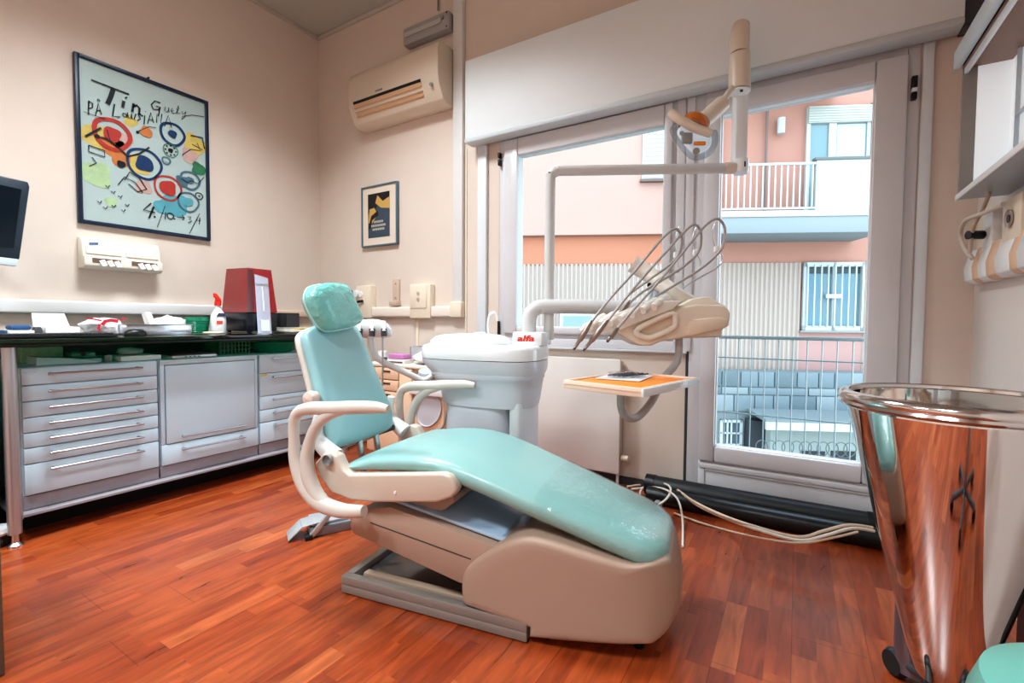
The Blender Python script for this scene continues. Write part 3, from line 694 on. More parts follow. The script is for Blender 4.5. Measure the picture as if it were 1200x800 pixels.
MB().prism([hf(.0,0,.001),hf(.22,0,.001),hf(.22,.97,.001),hf(.0,.97,.001)],(.002,0,0)).build('hood_corner',M_dred,t)
MB().prism([hf(.3,-.5,.002),hf(.72,-.5,.002),hf(.80,.80,.002),hf(.26,.87,.002)],(.004,0,0)).build('window_panel',mat('silver_panel',(196,196,210),.22,.6),t)
MB().prism([hf(.3,.62,.007),hf(.78,.62,.007),hf(.78,.66,.007),hf(.3,.66,.007)],(.002,0,0)).build('cross_bar',M_grey,t)
MB().prism([hf(.5,.02,.007),hf(.55,.02,.007),hf(.55,.6,.007),hf(.5,.6,.007)],(.002,0,0)).build('column',M_white,t)
MB().prism([hf(.40,-.42,.008),hf(.66,-.42,.008),hf(.67,-.17,.008),hf(.40,-.17,.008)],(.003,0,0)).build('display',mat('display_pale',(206,220,228),.2,emis=(206,220,228),estr=.3),t)
MB().cyl((xf_+.006,ya_+.10,ZW+.045),(xf_+.012,ya_+.10,ZW+.045),.008,14).build('button',M_grey,t)
for x_ in (.22,.46):
    for y_ in (ya_+.03,yb2-.03): MB().cyl((x_,y_,ZW),(x_,y_,ZW+.014),.012,12).build('rubber_foot',M_rub,t)
t=thing('cardboard_sleeve','small open black box on the worktop behind the chair','box',(.22,-.5,ZW))
yk0,yk1=oX(329,375,.25).y,oX(351,375,.25).y
MB().box((.16,yk0,ZW+.035),(.25,yk1,ZW+.145),.003).build('case',mat('box_black',(34,36,42),.4),t)
MB().box((.252,yk0+.045,ZW+.035),(.254,yk1-.006,ZW+.135)).build('front_panel',mat('box_grey',(66,66,72),.35),t)
MB().box((.12,yk0-.0,ZW),(.29,yk1+.02,ZW+.033),.003).build('riser',mat('riser_pale',(206,204,196),.4),t)
t=thing('paper_tray','shallow pale tray holding yellow papers next to the headrest','tray',(.45,-.5,ZW))
y0_,y1_=oX(331,388,.45).y,oX(372,388,.45).y
MB().box((.34,y0_,ZW),(.55,y1_+.02,ZW+.02),.006).build('tray_body',mat('tray_cream',(222,216,200),.4),t)
MB().obox((.44,(y0_+y1_)/2+.04,ZW+.028),(1,.3,.1),(-.3,1,0),(0,0,1),(.12,.14,.01),.002).build('papers',mat('paper_yellow',(236,206,132),.7,noise=.2),t)
# items below the worktop, on the cabinets
ZC=.743
def onc(x,y,X=.66): return oX(x,y,X)
t=thing('folded_cloth','pale teal folded cloth on the seven-drawer cabinet','cloth',(.6,-1.96,ZC))
MB().prism([V((.6,-2.02,ZC+.001)),V((.6,-1.80,ZC+.001)),V((.6,-1.80,ZC+.012)),V((.6,-1.9,ZC+.028)),V((.6,-2.02,ZC+.04))],(.14,0,0),.003).build('cloth_fold',mat('cloth_teal',(176,214,208),.8),t)
t=thing('gauze_box','pale patterned box behind the folded cloth below the glass','box',(.5,-1.98,ZC))
MB().box((.42,-2.02,ZC+.001),(.52,-1.87,ZC+.075),.003).build('box_body',mat('box_pattern',(176,186,160),.6,noise=.4,nscale=60),t)
t=thing('green_case','small green plastic case with dark dial below the glass','case',(.62,-1.83,ZC))
MB().box((.6,-1.885,ZC+.02),(.68,-1.79,ZC+.055),.008).build('case_body',M_green,t)
MB().box((.59,-1.87,ZC+.001),(.70,-1.775,ZC+.02),.004).build('case_base',mat('case_pale',(176,216,206),.5),t)
MB().cyl((.681,-1.84,ZC+.042),(.686,-1.84,ZC+.042),.010,14).build('dial',M_black,t)
t=thing('plastic_cup','small clear cup standing beside the green case','cup',(.7,-1.75,ZC))
MB().lathe([(.0,0),(.014,0),(.018,.03),(.016,.03),(.012,.003)],(.7,-1.75,ZC+.001),18).build('cup_body',mat('cup_clear',(210,226,224),.2,trans=.5),t)
t=thing('white_tray','flat white tray with a clear wrapper on the cabinet','tray',(.66,-1.63,ZC))
MB().box((.58,-1.72,ZC+.001),(.76,-1.545,ZC+.027),.004).build('tray_body',M_white,t)
blob((.64,-1.64,ZC+.027),.05,.06,.02,12,.25).build('wrapper',mat('wrapper_clear',(206,222,222),.2,trans=.4),t,sharp=70)
t=thing('laptop','closed silver laptop lying below the glass on the flip door cabinet','laptop',(.65,-1.33,ZC))
MB().box((.5,-1.50,ZC+.001),(.775,-1.27,ZC+.018),.006).build('base',mat('laptop_silver',(214,218,222),.3,.3),t)
MB().box((.5,-1.50,ZC+.019),(.772,-1.27,ZC+.026),.003).build('lid',mat('laptop_lid',(60,40,52),.3),t)
for k in range(4): MB().box((.775,-1.44+k*.022,ZC+.007),(.7762,-1.43+k*.022,ZC+.012)).build('port',M_black,t)
t=thing('green_basket','perforated green basket on the cabinet under the glass','basket',(.6,-1.12,ZC))
g=MB()
for k in range(9): g.box((.62,-1.18+k*.022,ZC+.001),(.625,-1.172+k*.022,ZC+.075))
for k in range(4): g.box((.618,-1.185,ZC+.001+k*.024),(.627,-.995,ZC+.006+k*.024))
g.box((.45,-1.185,ZC+.001),(.62,-1.18,ZC+.075)); g.box((.45,-1.0,ZC+.001),(.62,-.995,ZC+.075)); g.box((.45,-1.185,ZC+.001),(.62,-.995,ZC+.005))
g.build('basket_body',mat('basket_green',(30,110,66),.4),t)
t=thing('green_tub','round green tub under the glass behind the chair back','tub',(.6,-.8,ZC))
MB().lathe([(0,.001),(.11,.001),(.14,.05),(.145,.07),(.135,.07),(.1,.01),(0,.01)],(.6,-.82,ZC),32).build('tub_body',M_green,t)

# ------------------------------------------------------------------ dental chair
ch=thing('dental_chair','reclining dental chair upholstered in teal vinyl on a beige base','dental chair',cw(.5,.24,0))
def ring_sec(u,zt,zb,vn,vf,cu_=CU,seg=20,p=4.0,crown=.006,tilt=0):
    pts=[]; vc=(vn+vf)/2; hv=(vf-vn)/2; zc=(zt+zb)/2; hz=(zt-zb)/2
    for k in range(seg):
        a=2*math.pi*k/seg; c,s_=math.cos(a),math.sin(a)
        x=hv*math.copysign(abs(c)**(2/p),c); z=hz*math.copysign(abs(s_)**(2/3.0),s_)
        if s_>0: z+=crown*(1-(x/hv)**2)
        pts.append(cw(u,vc+x,zc+z))
    return pts
secs=[(.002,.447,.437,.04,.44),(.01,.455,.432,.015,.465),(.05,.472,.432,.0,.48),(.13,.503,.437,-.003,.483),(.22,.517,.445,-.004,.484),(.30,.524,.452,-.004,.484),(.37,.523,.455,-.003,.483),(.43,.517,.437,0,.48),(.50,.502,.412,.005,.475),(.58,.478,.390,.01,.47),(.68,.446,.358,.017,.463),(.79,.412,.326,.026,.452),(.90,.378,.290,.036,.44),(.99,.350,.262,.045,.428),(1.035,.334,.25,.06,.41),(1.065,.32,.248,.10,.37),(1.078,.306,.256,.13,.34)]
seat=MB(); seat.loft([ring_sec(*s_) for s_ in secs]); so=seat.build('seat_cushion',M_teal,ch,sharp=50)
cov=MB(); sc2=[s_ for s_ in secs if s_[0]>=.68]; sc2=[(.70,.44,.352,.018,.462)]+sc2[1:]
def grow(s_,g=.0035): return (s_[0]+ (g if s_[0]>1 else 0),s_[1]+g,s_[2]-g,s_[3]-g,s_[4]+g)
cov.loft([ring_sec(*grow(s_)) for s_ in sc2],False); cov.build('foot_cover',M_cover,ch,sharp=60)
# backrest and headrest
bn=CU*.919+V((0,0,.394)); bp0=cw(-.17,.24,.70)
bo=[onP(x,y,bp0,bn) for x,y in ((394,525),(388,521),(380,500),(371,462),(362,425),(355,398),(357,388),(372,381),(400,379),(416,384),(428,412),(443,448),(456,480),(458,496),(454,504),(425,516))]
MB().puff(bo,bn,.055,0,4,.08).build('backrest',M_teal2,ch,sharp=60)
sh=[q-bn*.034 for q in bo]; c_=sum(sh,V())/len(sh)
MB().puff([c_+(q-c_)*1.02 for q in sh],bn,.03,0,4,0).build('back_shell',M_arm,ch,sharp=60)
hn=(CU*.96+V((0,0,.25))).normalized(); hp0=cw(-.225,.24,1.0)
ho=[onP(x,y,hp0,hn) for x,y in ((361,340),(366,335),(382,332),(399,334),(405,339),(413,355),(421,374),(417,381),(402,385),(384,387),(374,380),(364,364),(359,350))]
MB().puff(ho,hn,.075,0,4,.1).build('headrest',M_wrap,ch,sharp=70)
MB().obox(cw(-.262,.24,.96),bn,CV,bn.cross(CV),(.012,.05,.2),.004).build('headrest_bar',M_steel,ch)
MB().tube([q-hn*.012 for q in ho],.004,8,0,4,False,True).build('cover_edge',mat('cover_edge',(196,226,224),.2),ch)
for vv,nm in ((.025,'pivot_cap'),): 
    q=cpw(365,466,.03); MB().lathe([(0,-.02),(.022,-.02),(.026,0),(.022,.02),(0,.026)],q,20,0,-CV).build('pivot_cap',mat('cap_pink',(226,200,190),.4),ch)
# side panels (near, far)
po_=[(386,531),(394,534),(397.6,543),(402,551),(409,556),(518,554.5),(527,558),(532,566),(535,575),(529,583),(511,589),(437,589),(410,586),(387.5,577),(373,557),(368,543),(376,534)]
uz=[cp(x,y,-.025) for x,y in po_]
pn=MB(); pn.prism([cw(u,-.025,z) for u,z in uz],CV*.045,.009,0,3); sp_=pn.build('side_panel',M_beige,ch,sharp=45)
q=cp(386,538,-.026); MB().lathe([(0,0),(.016,0),(.018,-.002),(.018,-.012)][::1],cw(q[0],-.029,q[1]),20,0,CV).build('pivot_bolt',M_grey,sp_)
q=cp(463,577,-.026); MB().lathe([(0,-.003),(.005,-.002),(.006,.004)],cw(q[0],-.026,q[1]),12,0,CV).build('screw',M_white,sp_)
pn=MB(); pn.prism([cw(u,.465,z) for u,z in uz],CV*.045,.009,0,3); pn.build('side_panel',M_beige,ch,sharp=45)
# rear link brackets joining back to seat
for v in (.03,.455):
    a=cw(-.047,v,.468); b=cw(-.13,v,.53); c=cw(-.12,v,.62)
    MB().tube([a,b,c],[.034,.026,.015],14).build('back_bracket',M_white,ch)
MB().cyl(cw(-.09,.03,.49),cw(-.09,.455,.49),.012,14).build('back_axle',M_dgrey,ch)
for v in (.2,.3): MB().cyl(cw(-.085,v,.50),cw(-.06,v,.33),.012,12).build('back_strut',M_steel,ch)
MB().tube([cw(-.1,.1,.45),cw(-.14,.14,.40),cw(-.1,.2,.38),cw(-.04,.18,.42),cw(0,.1,.43)],.008,8).build('cable_loop',M_rub,ch)
# armrests
def armrest(v,sgn):
    def q(x,y,dv=0): 
        u,z=cp(x,y,-.06); return cw(u,v+dv,z)
    a=MB()
    a.tube([q(456,479),q(440,477),q(415,477),(q(390,478)),q(366,478),q(352,482),q(346,494),q(346,515),q(348,540),q(358,567),q(375,587),q(400,597),q(428,598)],
           [.012,.02,.022,.023,.022,.020,.018,.018,.022,.027,.028,.025,.018],14,0,5,True,False,CV)
    ao=a.build('armrest',M_arm,ch,sharp=60)
    b=MB(); b.tube([q(404,480),q(386,486),q(373,498),q(365,515),q(361,535),q(362,552),q(367,568),q(377,584),q(394,596)],[.016,.019,.019,.019,.022,.025,.025,.023,.012],14,0,5,True,False,CV)
    b.build('arm_strut',M_arm,ao,sharp=60)
armrest(-.065,1); armrest(.545,-1)
q=cw(*[ (lambda t_:(t_[0],0,t_[1]))(cp(418,592,-.03))][0]) if False else None
u_,z_=cp(418,592,-.03); MB().cyl(cw(u_-.01,-.06,z_-.012),cw(u_-.01,-.02,z_-.012),.014,16).build('arm_mount',M_grey,ch)
MB().cyl(cw(u_-.01,.5,z_-.012),cw(u_-.01,.54,z_-.012),.014,16).build('arm_mount',M_grey,ch)
# under-seat frame
MB().prism([cw(*[a_,.06,b_]) for a_,b_ in (cp(450,587,.06),cp(531,580,.06),cp(533,588,.06),cp(519,599,.06),cp(480,596,.06))],CV*.35,.006).build('seat_frame',M_beige2,ch)
# lift arm
la=[(413,605),(422,597),(458,594),(575,638),(600,650),(600,700),(538,683),(413,625),(410,615)]
lift=MB().prism([cw(a_,.015,b_) for a_,b_ in (cp(x,y,.015) for x,y in la)],CV*.42,.005).build('lift_arm',M_beige2,ch)
a1=cp(458,592,.02); a2=cp(600,646,.02)
MB().prism([cw(a1[0],.04,a1[1]+.002),cw(a2[0],.04,a2[1]+.006),cw(a2[0],.42,a2[1]+.006),cw(a1[0],.42,a1[1]+.002)],(0,0,.012),.004).build('arm_cover',M_blue,ch)
g1=cp(434,612,.014); g2=cp(552,655,.014)
MB().ribbon([cw(g1[0],.0135,g1[1]),cw(g2[0],.0135,g2[1])],.004,CV).build('seam',M_dgrey,lift,ori=False)
# housing
hp=[(540,708),(538.5,690),(540,676),(547,664),(561,652),(585,638),(611,630),(640,634),(690,652),(735,668),(776,672),(788,690),(794,718),(794,744),(781,763),(765,770),(619,750),(619,738)]
hu=[cp(x,y,0) for x,y in hp]
hu=[(u,max(z,.016)) for u,z in hu]
def dense(pts,k=4,hard=()):
    out=[];n=len(pts)
    for i in range(n):
        P=[V((pts[(i+j-1)%n][0],pts[(i+j-1)%n][1],0)) for j in range(4)]
        if i in hard: P[0]=P[1]*2-P[2]
        if (i+1)%n in hard: P[3]=P[2]*2-P[1]
        if i in hard and (i+1)%n in hard:
            for j in range(k): out.append(tuple(P[1].lerp(P[2],j/k))[:2])
            continue
        for j in range(k):
            t=j/k; q=.5*((2*P[1])+(P[2]-P[0])*t+(2*P[0]-5*P[1]+4*P[2]-P[3])*t*t+(3*P[1]-P[0]-3*P[2]+P[3])*t**3); out.append((q.x,q.y))
    return out
hd=dense(hu,4,(0,len(hu)-3,len(hu)-2,len(hu)-1))
hcx=.78; hcz=.15
def hring(sc_,v,ins=0):
    out=[]
    for u,z in hd:
        du,dz=u-hcx,z-hcz; L_=math.hypot(du,dz); f=sc_*(1-ins/max(L_,1e-4))
        U,Z_=hcx+du*f,hcz+dz*f
        k=max(0,(U-.72)/.38); sh_=.05*k**1.6
        if U>1.0: sh_+=.06*((U-1.0)/.1)**2
        out.append(cw(U,.22+(v-.22)*(1-sh_/.22),Z_))
    return out
rr=[(.03,.0,.0),(.25,.0,.0),(.5,0,0),(.75,0,0),(1,0,.022),(1,.003,.012),(1,.010,.004),(1,.022,.0),(1,.08,0),(1,.22,0),(1,.36,0),(1,.418,0),(1,.43,.004),(1,.437,.012),(1,.44,.022),(.5,.44,0),(.03,.44,0)]
hs=MB().loft([hring(*q) for q in rr]); ho_=hs.build('base_housing',M_beige2,ch,sharp=50)
# clear guard at the top of the housing
gq=[cp(x,y,.05) for x,y in ((560,652),(585,632),(600,622),(616,616))]
MB().prism([cw(u,.05,z) for u,z in gq]+[cw(u,.05,z+.006) for u,z in gq[::-1]],CV*.34).build('clear_guard',M_clear,ch)
# base plate
bpm=MB()
def cbox(mb,u0,u1,v0,v1,z0,z1,bev=.003,m=0): return mb.obox(cw((u0+u1)/2,(v0+v1)/2,(z0+z1)/2),CU,CV,(0,0,1),(u1-u0,v1-v0,z1-z0),bev,m)
cbox(bpm,0,.69,0,.44,.004,.034,.004)
cbox(bpm,0,.69,.0,.03,.034,.064); cbox(bpm,0,.69,.41,.44,.034,.064); cbox(bpm,0,.03,.03,.41,.034,.064)
bpo=bpm.build('base_plate',mat('base_grey',(150,144,138),.35,.3),ch)
ir=MB(); cbox(ir,.05,.6,.055,.085,.034,.058,.004); ir.build('base_rail',mat('rail_tan',(176,156,138),.4),bpo)
dk_=MB(); cbox(dk_,.035,.6,.09,.40,.034,.042,.003); dk_.build('base_deck',mat('deck_gloss',(120,122,124),.12,.5),bpo)
for u,v in ((.02,.02),(.66,.03),(.74,.06),(1.0,.12),(1.05,.33),(.74,.4),(.02,.42)):
    MB().cyl(cw(u,v,0),cw(u,v,.03),.016,12).build('levelling_foot',M_black,ch)

# foot control
fc=thing('foot_pedal','grey metal foot control on the floor behind the chair base','foot pedal',oZ(380,625,0))
P0=oZ(363,631,0); P1=oZ(412,621,0); P2=oZ(400,598,0); P3=oZ(352,610,0)
ax_=(P1-P0); L_=ax_.length; ax_.normalize(); ay_=V((-ax_.y,ax_.x,0))
MB().obox(P0+ax_*L_/2+ay_*.08+V((0,0,.022)),ax_,ay_,(0,0,1),(L_,.15,.044),.006).build('pedal_base',mat('pedal_grey',(148,156,166),.35,.4),fc)
MB().obox(P0+ax_*L_/2+ay_*.08+V((0,0,.05)),ax_,ay_,(0,0,1),(L_*.9,.12,.012),.004).build('pedal_top',mat('pedal_top',(196,204,212),.3,.4),fc)
def slat(a,b,w_,t_,nm):
    a=V(a);b=V(b); d=(b-a); l=d.length; d.normalize(); return MB().obox((a+b)/2,d,ay_,d.cross(ay_),(l,w_,t_),.003).build(nm,mat('pedal_plate',(188,192,194),.35,.4),fc)
slat(P0+V((-.0,0,.004))-ax_*.0,P0+ax_*.10+V((0,0,.115)),.02,.022,'pedal_arm')
slat(P0-ax_*.085+ay_*.05+V((0,0,.006)),P0-ax_*.03+ay_*.05+V((0,0,.055)),.10,.006,'pedal_toe')
slat(P0-ax_*.03+ay_*.05+V((0,0,.055)),P0+ax_*.08+ay_*.05+V((0,0,.07)),.10,.006,'pedal_plate')
MB().obox(P0+ax_*-.005+ay_*.0+V((0,0,.01)),ax_,ay_,(0,0,1),(.03,.04,.02),.003).build('rubber_tip',M_rub,fc)

# ------------------------------------------------------------------ dental unit (basin)
VU=.73
un=thing('cuspidor_unit','white and grey basin unit standing behind the dental chair','dental unit',cw(.22,VU,0))
def uring(u0,u1,hd,z,seg=44,pl=2.4,pr=5.0):
    uc=u0+(u1-u0)*.45; pts=[]
    for k in range(seg):
        a=2*math.pi*k/seg; c,s_=math.cos(a),math.sin(a)
        e=2/(pl if c<0 else pr); x=math.copysign(abs(c)**e,c); y_=math.copysign(abs(s_)**(2/3.0),s_)
        pts.append(cw(uc+x*((u1-uc) if c>0 else (uc-u0)),VU+y_*hd,z))
    return pts
MB().loft([uring(.035,.372,.135,z) for z in (0,.60)]).build('cabinet_body',M_ugrey,un)
MB().loft([uring(.376,.446,.13,z,pl=5) for z in (0,.60)]).build('service_column',mat('unit_pale',(222,230,234),.3),un)
MB().loft([uring(.02,.462,.145,.575),uring(.012,.467,.15,.60),uring(.002,.475,.155,.65),uring(-.03,.48,.165,.695),uring(-.04,.485,.17,.70),uring(-.045,.487,.172,.722)]).build('basin_skirt',M_ugrey,un,sharp=50)
MB().loft([uring(-.045,.492,.17,.722),uring(-.065,.497,.18,.74),uring(-.085,.499,.188,.765),uring(-.088,.499,.19,.783)]).build('basin_rim_lower',M_ugrey,un,sharp=50)
MB().loft([uring(-.088,.500,.19,.786),uring(-.09,.5,.192,.80),uring(-.09,.5,.192,.83),uring(-.08,.496,.187,.843),uring(-.06,.486,.175,.850),uring(.1,.4,.1,.851)]).build('basin_deck',M_uwhite,un,sharp=50)
dm=MB(); dc=cw(.135,VU,.82)
dm.lathe([(.21,.0),(.212,.02),(.205,.045),(.18,.064),(.14,.074),(.06,.078),(0,.079)],dc,44,0,(0,0,1),False,1,.82); dm.build('basin_cover',M_uwhite,un,sharp=60)
dF=depth(cw(.2,VU,.9))
MB().tube([D(573,394,dF),D(572,380,dF),D(574,369,dF),D(579,366,dF),D(582,371,dF),D(583,376,dF)],.006,10).build('cup_filler',M_uwhite,un)
MB().tube([D(548,396,dF-.04),D(556,391,dF-.04),D(566,390,dF-.04),D(572,393,dF-.04)],.005,8).build('basin_spout',M_uwhite,un)
# alfa block
ab=MB(); cbox(ab,.362,.502,.69,.84,.848,.909,.008); abo=ab.build('arm_block',M_uwhite,un)
text_mesh('alfa',.036,cw(.427,.6885,.869),CU,(0,0,1),M_alfa,abo,shear=.15,bold=.0012,widthto=.082)
MB().cyl(cw(.45,.70,.843),cw(.45,.70,.85),.02,14).build('block_foot',M_black,un)
# arm tubes
dA=depth(cw(.43,.78,.9))
MB().tube([D(620,390,dA),D(620,378,dA),D(622,367,dA),D(630,360.5,dA),D(642,359,dA),D(700,359.5,dA),D(772,362,dA)],.0335,20,0,6).build('delivery_arm',M_tube,un)
# lamp pole
pl_=thing('operating_lamp','tall operating lamp on a bent white pole over the unit','dental lamp',cw(.5,.83,.85))
dP=depth(cw(.5,.83,.9))
MB().tube([D(643,398,dP),D(644,300,dP),D(645,215,dP),D(646.5,205,dP),D(653,200.5,dP),D(664,200,dP),D(760,198.5,dP),D(858,197,dP)],.0235,20,0,5).build('pole',M_tube,pl_)
MB().cyl(D(849,197,dP),D(861,197,dP),.026,20).build('pole_collar',M_ivory,pl_)
ka=D(868,195,dP); kb_=D(867,28,dP)
MB().lathe([(0,-.034),(.03,-.034),(.036,-.02),(.036,.03),(0,.03)],ka,20).build('elbow_joint',M_uwhite,pl_)
fh=V((FW.x,FW.y,0)).normalized()
MB().obox((ka+kb_)/2+V((0,0,-.0)),_rt,fh,(0,0,1),(.06,.055,(kb_-ka).length*.97),.012).build('upright',M_uwhite,pl_)
MB().box((-.006,-.002,-.012),(.006,.002,.012),M=Matrix.Translation(ka-fh*.034+V((0,0,0)))).build('slot',M_black,pl_)
ca=D(866.5,107,dP-.06); cb=D(867.5,34,dP-.045)
cl=MB(); cl.tube([ca,D(866.5,66,dP-.05),D(866.5,64,dP-.05),D(867,40,dP-.04),D(869,30,dP-.03),D(870,26,dP-.03)],[.047,.045,.042,.041,.036,.022],24,0,3); cl.build('spring_cover',M_ivory,pl_)
MB().lathe([(0,-.004),(.046,-.004),(.046,0)],ca,24).build('cover_plate',M_uwhite,pl_)
MB().box((-.006,-.006,-.01),(.006,.006,.0),M=Matrix.Translation(ca-fh*.02)).build('screw',M_black,pl_)
dl_=dP-.08
MB().cyl(D(858,103,dl_),D(843,124,dl_-.03),.0145,14).build('stem',M_ivory,pl_)
hA=D(846,122,dl_-.04); hB=D(823,143,dl_-.08)
MB().cyl(hA,hB,.036,24).build('lamp_neck',M_ivory,pl_)
ld=(hB-hA).normalized(); hc=D(811,147,dl_-.10); 
# amber dome seen above handle
nrm=(ld*.6+V((0,0,-.75))).normalized()
MB().lathe([(.062,0),(.058,-.02),(.045,-.042),(.02,-.055),(0,-.058)],D(812,149,dl_-.10),28,0,nrm,False,1,1).build('amber_dome',M_amber,pl_)
MB().tube([D(785,131,dl_-.13),D(797,140,dl_-.14),D(815,150,dl_-.14),D(832,156,dl_-.12)],[.018,.019,.019,.018],16,0,4).build('lamp_handle',M_ivory,pl_)
# clear shield: loft of outline
sn=(fh*-1+V((0,0,.15))).normalized()
so_=[D(x,y,dl_-.10) for x,y in ((788,146),(796,141),(812,150),(830,158),(838,154),(842,164),(838,177),(826,185),(813,186),(803,178),(793,165),(786,153))]
shm=MB(); shm.puff(so_,sn,.05,0,3,.05); shm.build('reflector_shield',M_shield,pl_,sharp=70)
cc=sum(so_,V())/len(so_)
MB().puff([cc+(q-cc)*.72+fh*.0 for q in so_],sn,.02,0,3,0).build('reflector',mat('reflector_glow',(232,236,240),.2,emis=(232,240,246),estr=.35),pl_,sharp=70)  # faint glow added to whiten the shaded reflector
MB().obox(D(805,162,dl_-.13),_rt,(0,0,1),fh,(.045,.045,.02),.006).build('bulb_holder',M_grey,pl_)
MB().cyl(D(816,177,dl_-.14),D(816,177,dl_-.12),.014,14).build('reflector_knob',M_grey,pl_)
MB().cyl(D(799,156,dl_-.14),D(799,156,dl_-.12),.009,12).build('reflector_knob',M_grey,pl_)
MB().cyl(D(814,168,dl_-.14),D(826,168,dl_-.13),.008,10).build('bulb_clip',M_orange,pl_)

# assistant holder with arm
ah=thing('assistant_arm','grey bent assistant arm with suction holder beside the headrest','instrument holder',cw(-.05,VU,.66))
dH=depth(cw(-.05,VU,.7))+.02
MB().tube([D(434,393,dH-.05),D(435,404,dH-.05),D(440,417,dH-.05),D(453,426,dH-.04),D(475,436,dH-.02),D(494,445,dH),D(503,443,dH),D(512,436,dH+.01)],.0155,14,0,5).build('arm_tube',M_tube,ah)
hb=[D(x,y,dH-.05) for x,y in ((418,387),(420,379),(430,376),(444,376),(455,380),(460,388),(457,393),(440,394),(425,394))]
MB().puff(hb,-fh+V((0,0,.4)),.07,0,4,.2).build('holder_body',M_uwhite,ah,sharp=60)
for x in (421,436,450):
    MB().cyl(D(x,394,dH-.10),D(x,385,dH-.10),.014,14).build('holder_clip',M_dgrey,ah)
    MB().cyl(D(x,388,dH-.11),D(x,377,dH-.08),.009,12).build('handpiece',M_uwhite,ah)
MB().tube([D(448,393,dH-.09),D(448.5,420,dH-.09),D(448,452,dH-.09)],.0045,8).build('hose',M_hose,ah)
MB().tube([D(422,393,dH-.09),D(424,402,dH-.06),D(426,414,dH-.02)],.009,8).build('hose',M_hose,ah)
MB().lathe([(0,-.03),(.04,-.028),(.05,-.01),(.046,.012),(.02,.024),(0,.025)],D(501,437,dH+.06),24,0,(.2,-.2,1)).build('filter_bowl',mat('bowl_grey',(176,184,188),.3),ah)
MB().tube([D(518,437,dH-.02),D(524,450,dH-.03),D(525,475,dH-.03),D(519,500,dH-.02),D(505,505,dH)],.0055,8).build('drain_hose',M_hose,ah)

# ------------------------------------------------------------------ delivery head (instrument table)
dD=1.86
ih=thing('instrument_table','beige instrument head with handle and five hoses above the tray','instrument table',D(790,410,dD))
ol=[(721,388),(733,380),(745,376),(786,362),(817,356.5),(846,357),(853,359.5),(857,368),(855,382),(847,386),(847,395),(800,396.5),(776,400),(764,405),(750,405),(735,397)]
MB().prism([D(x,y,dD) for x,y in ol],fh*.17,.010,0,3).build('body',mat('head_beige',(226,212,196),.35),ih,sharp=50)
MB().tube([D(x,y,dD-.008) for x,y in ((745,388),(757,395.5),(768,394),(788,384.5),(791,378),(790,369),(783,368),(765,376))],.012,12,0,5,True,True).build('grip_handle',mat('grip_beige',(228,216,202),.35),ih,sharp=60)
MB().prism([D(x,y,dD-.003) for x,y in ((748,387),(758,393),(787,380),(788,370))],fh*.003).build('handle_recess_shade',mat('recess_shade_tan',(206,186,166),.45),ih)  # darker patch painted for the shade in the grip recess
MB().prism([D(x,y,dD-.012) for x,y in ((808,378),(815,374),(846,371),(854,374),(852,382),(845,386),(810,394),(803,393))],fh*.02,.006,0,2).build('side_cover',mat('cover_beige',(226,206,186),.4),ih,sharp=50)
MB().prism([D(x,y,dD+.02) for x,y in ((790,362),(812,350),(830,347),(850,358),(852,362))],fh*.11,.006).build('top_cover',mat('top_cover',(236,226,210),.35),ih)
# spring arm behind
MB().tube([D(741,309,dA-.1),D(760,321,dA-.12),D(795,347,dA-.22),D(815,356,dD+.13)],[.038,.035,.032,.03],18,0,3).build('spring_arm',mat('arm_ivory',(224,216,206),.35),ih)
MB().cyl(D(768,364,dA),D(766,330,dA-.06),.028,20).build('elbow_post',mat('post_blue',(206,220,230),.2),ih)
MB().cyl(D(761,334,dA-.16),D(761,334,dA-.13),.010,14).build('adjust_knob',M_black,ih)
MB().obox(D(770,346,dA-.14),_rt,fh,(0,0,1),(.03,.03,.035),.006).build('clamp',mat('clamp_blue',(196,216,228),.2,.3),ih)
# handpieces and hoses
Z4=lambda x,y: (660+x/4.443, 240+y/4.443)
hoses=[
 [(150,605),(250,480),(360,360),(460,240),(530,160),(580,125),(608,145),(618,195),(600,262),(550,315),(440,395),(340,470),(260,565)],
 [(235,600),(330,480),(440,350),(540,240),(620,150),(680,102),(712,130),(718,190),(700,250),(630,318),(500,402),(390,470),(290,570)],
 [(285,640),(380,530),(480,420),(580,300),(670,190),(740,108),(800,72),(838,110),(840,180),(812,245),(720,330),(560,430),(430,510),(365,590)]]
dep0=[1.80,1.82,1.84]
for k,hz in enumerate(hoses):
    n=len(hz); pts=[]
    for i,q in enumerate(hz):
        f=i/(n-1); dd=dep0[k]-.10*(1-min(1,f*2))+.12*max(0,f-.5)
        pts.append(D(*Z4(*q),dd))
    MB().tube(pts,.005,8,0,5).build('hose',M_hose,ih,sharp=70)
hpz=[((60,745),(150,600),1.70),((112,750),(232,600),1.72),((232,708),(285,640),1.74),((345,600),(400,540),1.86),((280,590),(350,500),1.86)]
for a,b,dd in hpz:
    A=D(*Z4(*a),dd); B=D(*Z4(*b),dd+.02)
    o=MB().tube([A,A.lerp(B,.25),A.lerp(B,.3),A.lerp(B,.7),B],[.006,.007,.011,.010,.0065],12,0,0).build('handpiece',mat('handpiece_steel',(150,136,128),.3,.7),ih)
    MB().cyl(A.lerp(B,-.06),A.lerp(B,.05),.0045,10).build('handpiece_tip',M_dgrey,o)
